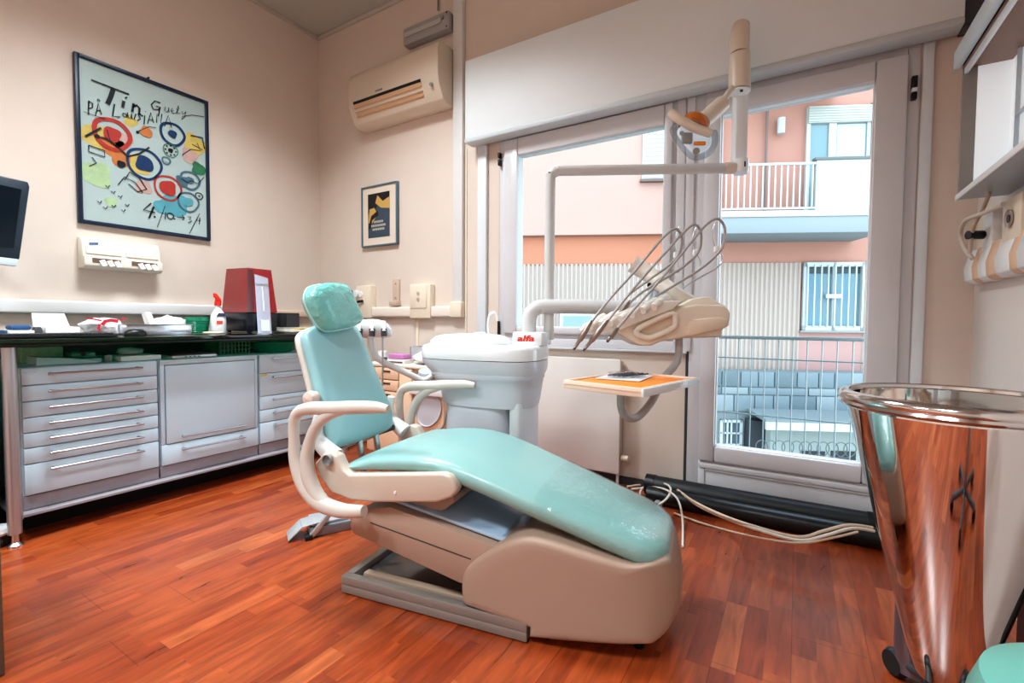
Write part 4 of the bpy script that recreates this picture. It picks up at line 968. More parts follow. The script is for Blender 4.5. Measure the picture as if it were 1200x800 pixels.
# cradle deck
MB().prism([D(x,y,dD-.02) for x,y in ((684,388),(690,379),(708,372),(742,360),(775,352),(800,352),(790,362),(748,378),(724,388),(705,392))],fh*.15,.006,0,2).build('cradle_deck',mat('cradle_white',(226,220,212),.35),ih,sharp=50)
for k,(x,y) in enumerate(((692,383),(703,381),(714,379),(727,374),(740,369),(753,364),(766,360))):
    A=D(x,y,dD-.03); B=D(x+16,y-13,dD+.03)
    MB().tube([A,A.lerp(B,.5),B],[.015,.018,.013],12,0,4).build('holder_cradle',mat('cradle_ivory',(232,228,220),.3) if k==0 else bpy.data.materials['cradle_ivory'],ih,sharp=70)
# whip rods
for rod,dd in (([(550,520),(620,440),(700,385),(790,335),(825,300),(828,262),(800,235),(782,180),(782,120),(818,62)],1.96),([(480,500),(560,430),(640,380),(700,340),(715,300),(700,262),(680,240),(672,180),(690,120),(700,92)],1.95),([(400,470),(480,400),(560,345),(600,350),(598,300),(590,250),(580,200),(590,150),(605,112)],1.94)):
    MB().tube([D(*Z4(*q),dd) for q in rod],.0032,7,0,5).build('whip_rod',M_steel,ih,sharp=70)
for (x,y),dd in (((800,232),1.94),((690,248),1.93),((590,262),1.92)):
    MB().obox(D(*Z4(x,y),dd),_rt,fh,(0,0,1),(.022,.018,.026),.004).build('hose_clip',M_white,ih)
# tray arm and tray
MB().tube([D(796,393,dD+.05),D(795,418,dD+.05),D(789,430,dD+.04),D(776,445,dD+.02),D(765,468,dD-.02),D(752,484,dD-.06),D(742,490,dD-.1),D(732,486,dD-.14),D(728,474,dD-.17),D(728,459,dD-.2)],.0155,16,0,5).build('tray_arm',mat('arm_grey',(176,172,170),.3),ih)
ZTY=.748
tA=oZ(660,447,ZTY); tB=oZ(752,457.5,ZTY); tC=oZ(793,442,ZTY); ex=(tB-tA); lw=ex.length; ex.normalize(); ey=V((-ex.y,ex.x,0)); ll=(tC-tB).dot(ey)
ty=thing('instrument_tray','cream tray lined with orange paper hanging below the instrument head','tray',tA+ex*lw/2+ey*ll/2)
c_=tA+ex*lw/2+ey*ll/2
MB().obox(c_+V((0,0,-.008)),ex,ey,(0,0,1),(lw,ll,.01),.003).build('tray_base',mat('tray_peach',(232,206,184),.4),ty)
rm=MB()
for s_ in (-1,1):
    rm.obox(c_+ey*s_*(ll/2-.006)+V((0,0,-.008)),ex,ey,(0,0,1),(lw,.012,.03),.004)
    rm.obox(c_+ex*s_*(lw/2-.006)+V((0,0,-.008)),ex,ey,(0,0,1),(.012,ll-.02,.03),.004)
rm.build('tray_rim',mat('tray_rim',(236,212,192),.35),ty)
MB().obox(c_+V((0,0,-.001)),ex,ey,(0,0,1),(lw-.03,ll-.03,.003),.001).build('paper_liner',M_orange,ty)
MB().obox(c_+ex*(lw/2+.002)+V((0,0,-.008)),ex,ey,(0,0,1),(.01,ll,.026),.003).build('clear_edge',mat('tray_edge',(226,232,236),.15),ty)
pk=thing('instrument_packet','clear sterile packet of small instruments lying on the orange tray','packet',c_-ex*.04+ey*.06)
pc=c_-ex*.055+ey*.045+V((0,0,.004))
MB().obox(pc,(ex+ey*.25).normalized(),(ey-ex*.25).normalized(),(0,0,1),(.16,.2,.003),.001).build('pouch_back',mat('pouch_white',(236,238,240),.4),pk)
blob(pc+V((0,0,.001)),.06,.08,.010,21,.3).build('pouch_film',clear('pouch_film',(246,248,250),.06,.2,1.25,bump=.6),pk,sharp=80)
for k in range(4):
    MB().cyl(pc+ex*(-.04+.02*k)+ey*-.05+V((0,0,.008)),pc+ex*(.0+.02*k)+ey*.06+V((0,0,.012)),.003,8).build('instrument',mat('instrument_steel',(90,100,116),.3,.6),pk)

# ------------------------------------------------------------------ trolley behind unit
tw=thing('drawer_trolley','peach and white drawer trolley against the wall behind the basin','trolley',(1.55,-.4,0))
tx0,tx1,tyf,tyb=1.14,1.80,-.50,-.10; tz=.655
xs_=1.56
MB().box((tx0,tyf+.02,.07),(xs_,tyb,tz),.006).build('carcass',mat('carcass_peach',(224,196,172),.45),tw)
MB().box((xs_+.002,tyf+.02,.07),(tx1,tyb,tz-.10),.006).build('side_shelf',M_peach,tw)
MB().box((xs_-.02,tyf-.01,tz-.16),(tx1+.04,tyb,tz-.10),.008).build('side_tray',M_white,tw)
MB().box((tx0-.01,tyf,tz),(tx1+.02,tyb+.01,tz+.022),.006).build('top',mat('trolley_top',(236,226,214),.4),tw)
zz=[tz-.005,tz-.085,tz-.16,tz-.235,tz-.36,.08]
for i in range(5):
    d=MB().box((tx0+.005,tyf,zz[i+1]+.004),(xs_-.12,tyf+.02,zz[i]-.002),.004).build('drawer',M_peach,tw)
    MB().box((tx0+.16,tyf-.003,zz[i]-.03),(tx0+.23,tyf+.001,zz[i]-.018),.001).build('handle_slot',mat('slot_brown',(84,60,48),.6),d)
MB().box((xs_-.112,tyf,.08),(xs_-.004,tyf+.02,tz-.006),.004).build('side_door',mat('door_peach',(230,200,172),.45),tw)
MB().lathe([(0,0),(.11,0),(.115,.004),(.115,.01)],(xs_+.13,tyf+.018,.40),30,0,(0,-1,0),False,1,.75).build('oval_pull',mat('pull_grey',(198,198,204),.4),tw)
for x in (tx0+.05,tx1-.06):
    for y in (tyf+.05,tyb-.05): MB().lathe([(0,-.015),(.028,-.015),(.03,0),(.028,.015),(0,.015)],(x,y,.03),18,0,(1,0,0)).cyl((x,y,.03),(x,y,.075),.01,10).build('caster',M_rub,tw)
tzz=tz+.023
t=thing('glove_box','white carton with a magenta side on the trolley top','box',(1.33,-.42,tzz)); 
MB().box((1.30,-.46,tzz),(1.45,-.36,tzz+.025),.003).build('box_base',mat('glove_white',(240,232,224),.5),t); MB().box((1.305,-.455,tzz+.026),(1.44,-.37,tzz+.06),.006).build('magenta_pack',mat('magenta',(196,130,182),.5),t); MB().box((1.302,-.464,tzz+.004),(1.44,-.461,tzz+.012)).build('dark_stripe',mat('stripe_brown',(96,60,50),.6),t)
t=thing('dropper_bottle','small bottle with a dark blue base at the trolley edge','bottle',(1.24,-.44,tzz))
MB().lathe([(0,0),(.026,0),(.03,.035)],(1.24,-.44,tzz),18).build('bottle_base',mat('bottle_blue',(70,116,146),.35),t); MB().lathe([(.031,.035),(.031,.075),(0,.08)],(1.24,-.44,tzz),18).build('bottle_cap',M_white,t)
t=thing('plastic_wrapping','crumpled clear wrapping heaped on the trolley beside the cuspidor','wrapping',(1.62,-.35,tzz))
blob((1.62,-.34,tzz),.15,.12,.05,31,.25,26,12).build('wrap_heap',mat('wrap_white',(232,232,238),.25,bump=.9,bscale=40),t,sharp=70)
t=thing('storage_tray','clear storage tray standing at the back of the trolley','tray',(1.5,-.2,tzz))
g=MB(); 
for lo,hi in (((1.3,-.24,tzz),(1.75,-.12,tzz+.006)),((1.3,-.24,tzz),(1.75,-.235,tzz+.10)),((1.3,-.125,tzz),(1.75,-.12,tzz+.10)),((1.3,-.24,tzz),(1.305,-.12,tzz+.10)),((1.745,-.24,tzz),(1.75,-.12,tzz+.10))): g.box(lo,hi)
g.build('tray_walls',mat('tray_clear',(216,214,220),.2,trans=.35),t)

# ------------------------------------------------------------------ radiator
yr_=-.10
a=oY(634,417,yr_); b=oY(727,424,yr_); xl,xr_=a.x-.25,b.x; zt_=a.z; zb_=oY(724,556,yr_).z
rd_=thing('radiator','flat white panel radiator below the window behind the unit','radiator',((xl+xr_)/2,-.06,zb_))
MB().box((xl,yr_,zb_),(xr_,yr_+.02,zt_),.006).build('front_panel',mat('radiator_white',(232,226,220),.4),rd_)
MB().box((xl+.01,yr_+.021,zb_+.02),(xr_-.008,-.015,zt_-.012),.004).build('convector',mat('radiator_side',(206,194,184),.5),rd_)
g=MB()
for k in range(40):
    x=xl+.01+(xr_-xl-.02)*k/40; g.box((x,yr_+.024,zt_-.012),(x+.007,-.02,zt_-.002))
g.build('top_grille',mat('grille_white',(222,214,206),.5),rd_)
MB().cyl((xr_-.02,-.06,.0),(xr_-.02,-.06,zb_+.03),.009,12).build('pipe',M_white,rd_)
MB().lathe([(0,-.02),(.016,-.02),(.018,0),(.016,.02),(0,.02)],(xr_+.022,-.06,zb_+.09),16,0,(1,0,0)).build('valve',M_cream,rd_)

# ------------------------------------------------------------------ floor hoses and cables
def along(Y,z,xa,xb,r): return MB().tube([(xa,Y,z),((xa+xb)/2,Y-.004,z),(xb,Y,z)],r,18,0,4)
hh=thing('floor_duct','thick dark grey duct lying along the foot of the glass door','duct',(3.4,-.09,0))
along(-.095,.056,2.98,3.93,.054).build('duct_body',M_rub,hh); MB().cyl((3.93,-.095,.056),(3.99,-.095,.056),.057,20).build('end_coupling',M_black,hh); MB().cyl((2.94,-.095,.056),(2.99,-.095,.056),.057,20).build('end_coupling',M_black,hh)
solo(along(-.215,.044,2.98,4.0,.043),'floor_pipe',mat('pipe_black',(26,28,30),.35),'thinner black pipe in front of the thick duct on the floor','pipe')
M_cable=mat('cable_cream',(222,200,176),.45); M_cable2=mat('cable_white',(232,224,212),.45)
def cable(px,r,m,label,group='cream cables trailing along the floor by the door'):
    pts=[oZ(x,y,z) for x,y,z in px]
    for q,(x,y,z) in zip(pts,px): q.z=z
    return solo(MB().tube(pts,r,8,0,5),'cable',m,label,'cable',group,70)
cable([(735,570,.01),(765,567,.02),(790,572,.06),(812,587,.11),(845,603,.115),(885,617,.106),(935,629,.10),(965,622,.14),(995,615,.15),(1022,618,.13)],.0065,M_cable,'cream cable bundle draped over the duct, its uppermost strand')
cable([(740,573,.01),(770,571,.02),(795,577,.06),(818,592,.105),(850,607,.10),(890,621,.10),(936,633,.095),(968,627,.13),(998,619,.145),(1024,622,.12)],.0065,M_cable2,'cream cable draped over the duct, the strand just below the uppermost')
cable([(790,601,.008),(820,612,.008),(855,622,.01),(900,632,.09),(940,636,.095),(975,630,.12),(1005,623,.135)],.005,M_cable,'thin cream cable on the floor in front of the black pipe')
cable([(758,600,.03),(771,592,.07),(782,583,.09),(786,573,.10),(780,567,.09),(765,566,.06),(752,573,.03),(750,583,.02)],.0055,M_cable2,'white cable loop standing up behind the chair footrest')
cable([(800,640,.008),(800,612,.02),(797,592,.08),(790,580,.1),(776,572,.1),(758,570,.04)],.005,M_cable2,'thin white cable dropping to the floor right of the chair footrest')
b_=oZ(771,590,.05); solo(MB().lathe([(0,0),(.02,0),(.022,.03),(.012,.045),(0,.05)],V((b_.x,b_.y,.02)),14),'cable_connector',M_grey,'grey cable connector at the duct end behind the footrest','connector')

# ------------------------------------------------------------------ steel bucket on stand
BC=V((3.968,-1.216,0)); BR=.231; BZ=.785; zbb=.10
bk=thing('steel_bucket','tall polished steel conical bucket on a stand by the right wall','bucket',(BC.x,BC.y,0))
def rad(z): return .224-.235*(BZ-z)
o_=MB().lathe([(0,zbb),(rad(zbb)*.9,zbb),(rad(zbb),zbb+.01)]+[(rad(zbb+.01+(BZ-.04-zbb-.01)*k/12),zbb+.01+(BZ-.04-zbb-.01)*k/12) for k in range(1,13)],V((BC.x,BC.y,0)),96)
o_.lathe([(rad(BZ-.04),BZ-.04),(rad(BZ)-.012,BZ-.005),(rad(BZ)-.02,BZ-.01)]+[(rad(z)-.008,z) for z in (BZ-.06,.6,.45,.3,.15)]+[(0,.12)],V((BC.x,BC.y,0)),96)
o_.build('bucket_body',M_mir,bk,sharp=35)
MB().lathe([(rad(BZ-.04)+.001,BZ-.036),(BR-.002,BZ-.033),(BR+.002,BZ-.027),(BR-.001,BZ-.021),(BR+.003,BZ-.015),(BR+.001,BZ-.008),(BR-.004,BZ-.001),(BR-.012,BZ+.003),(BR-.022,BZ+.0),(BR-.024,BZ-.012)],V((BC.x,BC.y,0)),96).build('rim',mat('rim_steel',(214,210,208),.12,1),bk,sharp=60)
sp0=oZ(1073,800,0); 
sx,sy=BC.x-.038,BC.y+.112
stt=MB(); stt.cyl((sx,sy,.03),(sx,sy,.36),.045,28); stt.build('stand_tube',mat('stand_steel',(150,164,186),.25,.9),bk)
for k in range(4):
    a=R(32+90*k); e=V((BC.x+.138*math.cos(a),BC.y+.138*math.sin(a),.05))
    MB().tube([(BC.x,BC.y,.07),e],.014,12,0,0).build('stand_leg',M_dgrey,bk)
    MB().lathe([(0,-.018),(.03,-.018),(.036,-.008),(.036,.008),(.03,.018),(0,.018)],V((e.x,e.y,.036)),22,0,(-math.sin(a),math.cos(a),0)).build('caster',mat('caster_rubber',(34,44,46),.4),bk)
MB().cyl((BC.x,BC.y,.05),(BC.x,BC.y,zbb+.005),.04,24).build('stand_hub',M_dgrey,bk)

# stool, lower right
sc_=D(1352,888,.45)
st_=thing('operator_stool','teal padded operator stool peeking in at the bottom right corner','stool',(sc_.x,sc_.y,0))
zs=sc_.z
MB().lathe([(0,zs-.05),(.11,zs-.05),(.125,zs-.03),(.13,zs),(.12,zs+.03),(.09,zs+.048),(0,zs+.055)],V((sc_.x,sc_.y,0)),48).build('seat',M_teal_s,st_)
MB().cyl((sc_.x,sc_.y,.06),(sc_.x,sc_.y,zs-.05),.022,18).build('gas_column',M_steel,st_)
for k in range(5):
    a=R(72*k+20); e=V((sc_.x+.17*math.cos(a),sc_.y+.17*math.sin(a),.06))
    MB().tube([(sc_.x,sc_.y,.09),e],.014,10,0,0).build('leg',M_dgrey,st_); MB().lathe([(0,-.012),(.024,-.012),(.026,0),(.024,.012),(0,.012)],V((e.x,e.y,.026)),16,0,(-math.sin(a),math.cos(a),0)).build('caster',M_black,st_)

# ------------------------------------------------------------------ right wall cabinet, sockets
wc=thing('wall_cabinet','white open wall cabinet with raised flap at the top right','wall cabinet',(4.2,-.8,1.41))
ycf=-.342; xfr=4.132; ycn=-1.55
MB().box((xfr,ycn,1.415),(XR,ycf,1.43),.002).build('bottom_shelf',mat('shelf_greyblue',(176,188,196),.3),wc)
MB().box((xfr-.004,ycn,1.413),(xfr,ycf+.004,1.433),.001).build('front_edge',M_white,wc)
MB().box((xfr,ycf-.014,1.43),(xfr+.04,ycf,1.885),.002).build('side_dim_strip',mat('side_dim_grey',(150,144,138),.4),wc)  # grey paints the dimmer light on the side panel's front
MB().box((xfr+.04,ycf-.012,1.43),(XR,ycf,1.885)).box((XR-.008,ycn,1.43),(XR-.001,ycf-.012,1.885)).build('inner_lining',mat('lining_white_glow',(238,242,244),.4,emis=(235,242,246),estr=.25),wc)  # faint glow added so the lining looks lit inside
MB().box((xfr,ycn,1.885),(XR,ycf,1.90),.002).build('top_panel',mat('top_shade_brown',(150,118,104),.5),wc)  # brown paints the shade on the underside
MB().box((XR-.02,ycf-.10,1.43),(XR-.009,ycf-.092,1.885)).box((XR-.02,ycf-.10,1.66),(XR-.009,ycn,1.666)).build('divider',mat('divider_grey',(190,200,206),.4),wc)
MB().box((xfr+.03,ycf-.55,1.432),(XR-.04,ycf-.2,1.436),.001).build('shelf_mat',mat('frosted',(200,212,216),.25),wc)
fl=MB(); fl.box((4.107,ycn,1.892),(4.127,ycf+.0,1.955),.003); flo=fl.build('flap_rail',mat('flap_pale',(226,238,242),.3),wc)
MB().box((4.128,ycn,1.895),(4.134,ycf-.02,1.95)).build('seal',M_black,wc)
MB().box((4.135,ycn,1.865),(4.147,ycf,1.945),.003).build('inner_flap',mat('flap_white',(240,246,248),.3),wc)

# socket trunk right wall
rt_=thing('socket_trunking','white curved socket trunking with cream inserts below the wall cabinet','trunking',(4.24,-.5,1.13))
def rseg(y0,y1,m,nm,xo=4.22):
    pf=[(XR,1.115),(xo+.012,1.115),(xo-.004,1.13),(xo-.008,1.18),(xo+.01,1.25),(XR,1.25)]
    return MB().prism([V((x,y0,z)) for x,z in pf],(0,y1-y0,0),.003).build(nm,m,rt_)
edges=[-.10,-.20,-.27,-.36,-.45,-.58,-.64,-.9,-1.2]
for i in range(8):
    rseg(edges[i+1],edges[i],M_white if i%2==0 else M_peach,'cover_segment')
MB().box((4.245,-.23,1.25),(XR,-.12,1.40),.004).build('back_plate',M_cream,rt_)
for y0,y1 in ((-.36,-.26),(-.62,-.46)):
    MB().box((4.225,y0,1.22),(XR,y1,1.37),.006).build('socket_plate',M_white if y0>-.5 else M_cream,rt_)
MB().lathe([(0,0),(.028,0),(.03,-.006)],(4.2225,-.54,1.30),20,0,(1,0,0)).build('socket_ring',mat('socket_grey',(196,190,184),.4),rt_)
MB().lathe([(0,0),(.012,0),(.014,-.002)],(4.220,-.54,1.30),16,0,(1,0,0)).build('socket_hole',M_dgrey,rt_)
pc_=thing('cabinet_cable','beige cable looping from the wall cabinet to a black plug','cable',(4.2,-.35,1.2))
MB().tube([(4.2,-.43,1.415),(4.19,-.40,1.36),(4.18,-.34,1.30),(4.18,-.32,1.22)],.006,8).build('cord',mat('cord_tan',(190,172,156),.5),pc_)
MB().tube([(4.2,-.56,1.345),(4.18,-.45,1.34),(4.17,-.30,1.345),(4.17,-.235,1.31),(4.18,-.25,1.25),(4.19,-.31,1.20)],.008,8).build('cord',mat('cord_beige',(206,192,178),.5),pc_)
MB().cyl((4.215,-.31,1.285),(4.17,-.33,1.285),.016,16).build('plug',M_black,pc_)

# low dark cabinet by right wall + column at left frame edge
lc=thing('low_cabinet','dark low cabinet with pale edge right of the steel bucket','cabinet',(4.2,-.9,0))
q=oX(1193,690,4.16)
MB().box((4.16,q.y-.22,.10),(XR-.001,q.y,.62),.004).build('carcass',M_black,lc)
MB().box((4.15,q.y-.22,.06),(XR-.001,q.y+.004,.10),.004).build('base_edge',mat('edge_pale',(196,186,176),.4),lc)
dj=D(-12,700,1.25)
jb=thing('cupboard_side','narrow greyish brown cupboard edge at the far left foreground','cupboard',(dj.x-.2,dj.y,0))
e_=oZ(3,700,0)
# place so that its right edge meets the frame edge
ep=D(3,700,1.25); 
M4=Matrix.Translation(V((ep.x,ep.y,0)))
MB().box((-.4,-.4,0),(0,0,.62),.003,M=M4).build('carcass',mat('cupboard_brown',(112,104,92),.5),jb)
MB().box((-.4,-.4,.62),(.0,0,.64),.003,M=M4).build('top',mat('cupboard_top',(150,142,128),.5),jb)

# ------------------------------------------------------------------ outside: railing and facing building
_mat=mat
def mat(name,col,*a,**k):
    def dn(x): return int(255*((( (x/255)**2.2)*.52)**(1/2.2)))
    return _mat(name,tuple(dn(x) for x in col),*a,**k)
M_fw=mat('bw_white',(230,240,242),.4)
rl=thing('balcony_railing','thin grey steel bar railing just outside the glass door','railing',(3.5,1.0,-.1))
MB().box((1.5,.985,.845),(5.5,1.015,.868),.003).build('top_rail',_mat('rail_steel',(140,156,160),.4,.5),rl)
for z,nm in ((.71,'cross_bar'),(.312,'cross_bar')): MB().cyl((1.5,1,z),(5.5,1,z),.0045,8).build(nm,_mat('bar_steel',(130,148,152),.4,.5),rl)
for k in range(-4,20):
    x=3.118+.083*k
    MB().cyl((x,1,-.1),(x,1,.85),.0042,8).build('bar',_mat('bar_pale',(158,172,176),.4,.5) if k==-4 else bpy.data.materials['bar_pale'],rl)
struct(MB().box((1.2,.12,-.2),(5.8,1.08,-.1)),'trim_8',mat('balcony_slab',(150,150,148),.8))
fwh=V((FW.x,FW.y,0)).normalized(); FO=V((C0.x,C0.y,0))+fwh*10
_a=R(5.6); FE=_rt*math.cos(_a)-fwh*math.sin(_a); FN=fwh*math.cos(_a)+_rt*math.sin(_a)
def F(s_,z,o=0): return FO+FE*s_+V((0,0,z))-FN*o
bd_=thing('facing_building','salmon coloured apartment house with ribbed lower wall across the courtyard','building',F(3,-4))
def fbox(mb,s0,s1,z0,z1,o0,o1,bev=0,m=0):
    return mb.obox(F((s0+s1)/2,(z0+z1)/2,(o0+o1)/2),FE,V((0,0,1)),-FN,(s1-s0,z1-z0,o1-o0),bev,m)
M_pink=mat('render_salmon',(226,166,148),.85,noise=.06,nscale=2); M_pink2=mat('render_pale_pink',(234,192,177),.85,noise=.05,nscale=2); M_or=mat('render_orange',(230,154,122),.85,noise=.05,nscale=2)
fbox(MB(),-8,12,-6,10,-.4,0).build('wall',M_pink,bd_)
fbox(MB(),-8,4.15,2.76,10,0,.16).build('pale_panel',M_pink2,bd_)
fbox(MB(),-8,4.1,2.14,2.745,0,.02).build('orange_band',M_or,bd_)
g=MB(); n=230; vs=[];fs=[]
for i in range(n*2+1):
    s_=-5+i*.0435; o=.03+(.035 if i%2 else 0)
    vs += [F(s_,.0,o),F(s_,2.17,o)]
for i in range(n*2): fs.append([2*i,2*i+2,2*i+3,2*i+1])
def ribs(s0,s1,z0,z1,nm):
    vs=[];fs=[]; n=int((s1-s0)/.0225)
    for i in range(n+1):
        o=.02+(.035 if i%4 in (1,2) else 0); vs += [F(s0+i*(s1-s0)/n,z0,o),F(s0+i*(s1-s0)/n,z1,o)]
    for i in range(n): fs.append([2*i,2*i+2,2*i+3,2*i+1])
    MB().add(vs,fs).build(nm,mat('ribbed_cladding',(226,208,196),.7),bd_,sharp=20)
ribs(-5,5.76,-.1,2.18,'ribbed_cladding'); ribs(6.95,10,-.1,2.18,'ribbed_cladding')
fbox(MB(),5.76,6.95,-.1,.83,0,.03).build('pink_panel',mat('panel_pink',(222,176,168),.8),bd_)
# barred window
g=MB()
for a in ((5.80,6.93,2.09,2.18),(5.80,6.93,.83,.93),(5.80,5.86,.83,2.18),(6.87,6.93,.83,2.18),(6.34,6.41,.83,2.18)): fbox(g,*a,.02,.10,.004)
wb=g.build('window',M_fw,bd_)
fbox(MB(),5.85,6.88,.92,2.1,.0,.03).build('pane',mat('bw_glass',(150,190,204),.1),wb)
g=MB(); fbox(g,5.87,6.12,.95,1.98,.03,.036); fbox(g,6.55,6.68,.95,1.98,.03,.036); g.build('curtain',mat('curtain_blue',(150,196,216),.7,noise=.1),wb)
fbox(MB(),5.85,6.88,1.96,2.1,.03,.04).build('blind',mat('bw_dark',(96,110,116),.6),wb)
for k in range(9):
    s_=5.86+k*.127
    fbox(MB(),s_-.012,s_+.012,.9,2.12,.12,.14).build('bar',M_fw,wb)
fbox(MB(),6.2,6.5,1.47,1.55,.11,.15,.004).build('lock_plate',M_fw,wb)
fbox(MB(),5.75,6.98,.795,.835,0,.14,.004).build('sill',mat('sill_stone',(180,176,170),.6),bd_)
# balcony
def pf_(x,y,o): # pixel on facade plane at offset o
    P=onP(x,y,F(0,0,o),FN); return (P-FO).dot(FE),P.z
zs1=pf_(900,273,1.0)[1]; zs2=pf_(900,254,1.0)[1]; zs3=pf_(900,247,1.0)[1]; ssl=pf_(838,260,1.0)[0]; ssr=pf_(1040,260,1.0)[0]
fbox(MB(),ssl,ssr,zs1,zs2,0,1.0,.01).build('balcony_slab',mat('slab_concrete',(176,186,190),.8),bd_)
fbox(MB(),ssl,ssr,zs2,zs3,0,1.02,.006).build('slab_edge',mat('slab_white',(234,234,230),.7),bd_)
def pf0_(x,y,o): # pixel on facade plane at offset o
    P=onP(x,y,F(0,0,o),FN); return (P-FO).dot(FE),P.z
s0,_=pf_(957,188,1.0); s1,_=pf_(1028,188,1.0); zt1=pf_(990,187,1.0)[1]; zb1=pf_(990,252,1.0)[1]
fbox(MB(),s0,s1,zb1-.0,zt1,.92,1.01,.004).build('balcony_parapet',mat('parapet_white',(226,230,222),.8),bd_)
fbox(MB(),s0-.03,s1+.03,zt1,zt1+.05,.9,1.03,.004).build('parapet_cap',mat('cap_grey',(130,136,134),.6),bd_)
sa,za=pf_(847,194,.98); sb=s0; zlo=pf_(847,245,.98)[1]
g=fbox(MB(),sa-.3,sb,za-.02,za+.02,.96,1.0).build('handrail',M_fw,bd_)
fbox(MB(),sa-.3,sb,zlo-.02,zlo+.01,.96,1.0).build('bottom_rail',M_fw,bd_)
nb=18
for k in range(nb):
    s_=sa-.25+(sb-sa+.2)*k/(nb-1)
    fbox(MB(),s_-.011,s_+.011,zlo,za,.97,.99).build('baluster',M_fw,bd_)
# balcony door with shutter
g=MB()
for a in ((5.79,5.86,3.12,5.2),(6.90,6.97,3.12,5.2),(6.2,6.34,3.12,4.9)): fbox(g,*a,.0,.06)
wd=g.build('balcony_door',mat('door_frame_white',(236,238,234),.5),bd_)
fbox(MB(),5.84,6.92,3.15,4.9,.0,.03).build('pane',mat('bd_glass',(150,186,196),.1),wd)
fbox(MB(),6.36,6.88,3.6,4.86,.03,.035).build('curtain',mat('bd_curtain',(226,236,234),.6),wd)
fbox(MB(),5.8,6.96,4.88,5.2,.0,.1,.005).build('roller_shutter',mat('shutter_white',(222,224,216),.5),wd)
g=MB()
for k in range(6): fbox(g,5.8,6.96,4.9+k*.05,4.905+k*.05,.1,.106)
g.build('shutter_slats',mat('slat_grey',(176,178,172),.6),wd)
fbox(MB(),6.98,7.03,3.1,5.25,0,.12).build('drain_strip',mat('strip_dark',(120,110,104),.6),bd_)
MB().cyl(F(5.03,3.2,.08),F(5.03,5.35,.08),.022,10).build('downpipe',mat('pipe_grey',(150,130,124),.5),bd_)
MB().cyl(F(5.28,4.68,.12),F(5.28,4.98,.12),.07,16).build('wall_lamp',M_fw,bd_)
fbox(MB(),4.4,5.9,5.36,5.44,0,.6).build('awning_support',mat('awning_grey',(110,116,118),.6),bd_)
g=fbox(MB(),4.3,6.3,5.42,5.5,.0,.9); g.build('awning',mat('awning_pale',(206,214,212),.6),bd_)
# shutter window seen in left pane
fbox(MB(),2.62,3.22,3.82,5.4,.16,.2).build('roller_shutter',mat('shutter_pale',(232,240,240),.5),bd_)
g=MB()
for k in range(18): fbox(g,2.64,3.2,3.86+k*.085,3.87+k*.085,.2,.206)
g.build('shutter_slats',mat('slat_pale',(200,212,214),.6),bd_)
fbox(MB(),2.58,3.26,3.78,3.83,.16,.26).build('sill',mat('sill_brown',(150,120,112),.7),bd_)  # sill coloured plain brown
# small white window low in left pane
wl_=fbox(MB(),1.0,1.75,.72,1.16,.03,.1).build('window',M_fw,bd_)
fbox(MB(),1.08,1.66,.80,1.10,.1,.11).build('pane',mat('lw_glass',(176,204,210),.15),wl_)
# lower annex: block wall, roof, small window
an=thing('annex_building','low grey block annex with small grilled window below the house','building',F(5.5,-4,.5))
def pw(x,y,o): return pf_(x,y,o)
oA=.6
zt0=pf_(850,434.5,oA)[1]; zr1=pf_(850,453,oA)[1]; zr2=pf_(850,462,oA)[1]; zr3=pf_(850,482,oA)[1]
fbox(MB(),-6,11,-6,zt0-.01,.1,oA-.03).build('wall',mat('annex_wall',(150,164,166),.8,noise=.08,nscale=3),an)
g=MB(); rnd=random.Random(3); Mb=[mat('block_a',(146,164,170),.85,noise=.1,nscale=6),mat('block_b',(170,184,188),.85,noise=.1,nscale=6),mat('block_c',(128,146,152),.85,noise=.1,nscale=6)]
for (za_,zb2,wd_) in ((zr1,zt0,.36),(zr2,zr1,.5),(zr3,zr2,.4)):
    s_=2.0+rnd.random()*.2
    while s_<9:
        ww=wd_*rnd.uniform(.7,1.2); fbox(g,s_,s_+ww-.02,za_+.012,zb2-.008,oA-.03,oA,.004,rnd.choice((0,0,1,2))); s_+=ww
g.build('block_courses',Mb,an)
s0,z0_=pf_(843,522,oA); s1,z1_=pf_(870,492,oA)
g=MB()
for a in ((s0,s1,z1_-.05,z1_),(s0,s1,z0_,z0_+.05),(s0,s0+.05,z0_,z1_),(s1-.05,s1,z0_,z1_),((s0+s1)/2-.015,(s0+s1)/2+.015,z0_,z1_),(s0+.12,s0+.15,z0_,z1_),(s0,s1,(z0_+z1_)/2-.015,(z0_+z1_)/2+.015)): fbox(g,*a,oA-.02,oA+.03)
sw=g.build('window',M_fw,an); fbox(MB(),s0+.03,s1-.03,z0_+.03,z1_-.03,oA-.03,oA-.01).build('pane',mat('annex_glass',(70,104,116),.15),sw)
r0=pf_(886,486,oA+.4); r1=pf_(897,503,oA+1.0)
sR=9.0
MB().prism([F(r0[0],r0[1],oA),F(r1[0],r1[1]+.12,oA+1.0),F(sR,r1[1]+.12,oA+1.0),F(sR,r0[1],oA)],(0,0,.05)).build('canopy_roof',mat('roof_grey',(150,162,164),.7),an)
fbox(MB(),r1[0],sR,r1[1],r1[1]+.13,oA+.97,oA+1.03).build('canopy_fascia',mat('fascia_white',(226,230,224),.7),an)
fbox(MB(),r1[0]+.3,sR,-4,r1[1],oA-.03,oA+.5).build('lean_to_wall',mat('leanto_pale',(196,212,208),.7),an)
fbox(MB(),r1[0]+.05,r1[0]+.3,-4,r1[1],oA-.02,oA+.3).build('dark_recess',mat('recess_dark',(70,78,84),.8),an)
sq=pf_(940,533,oA+.5); 
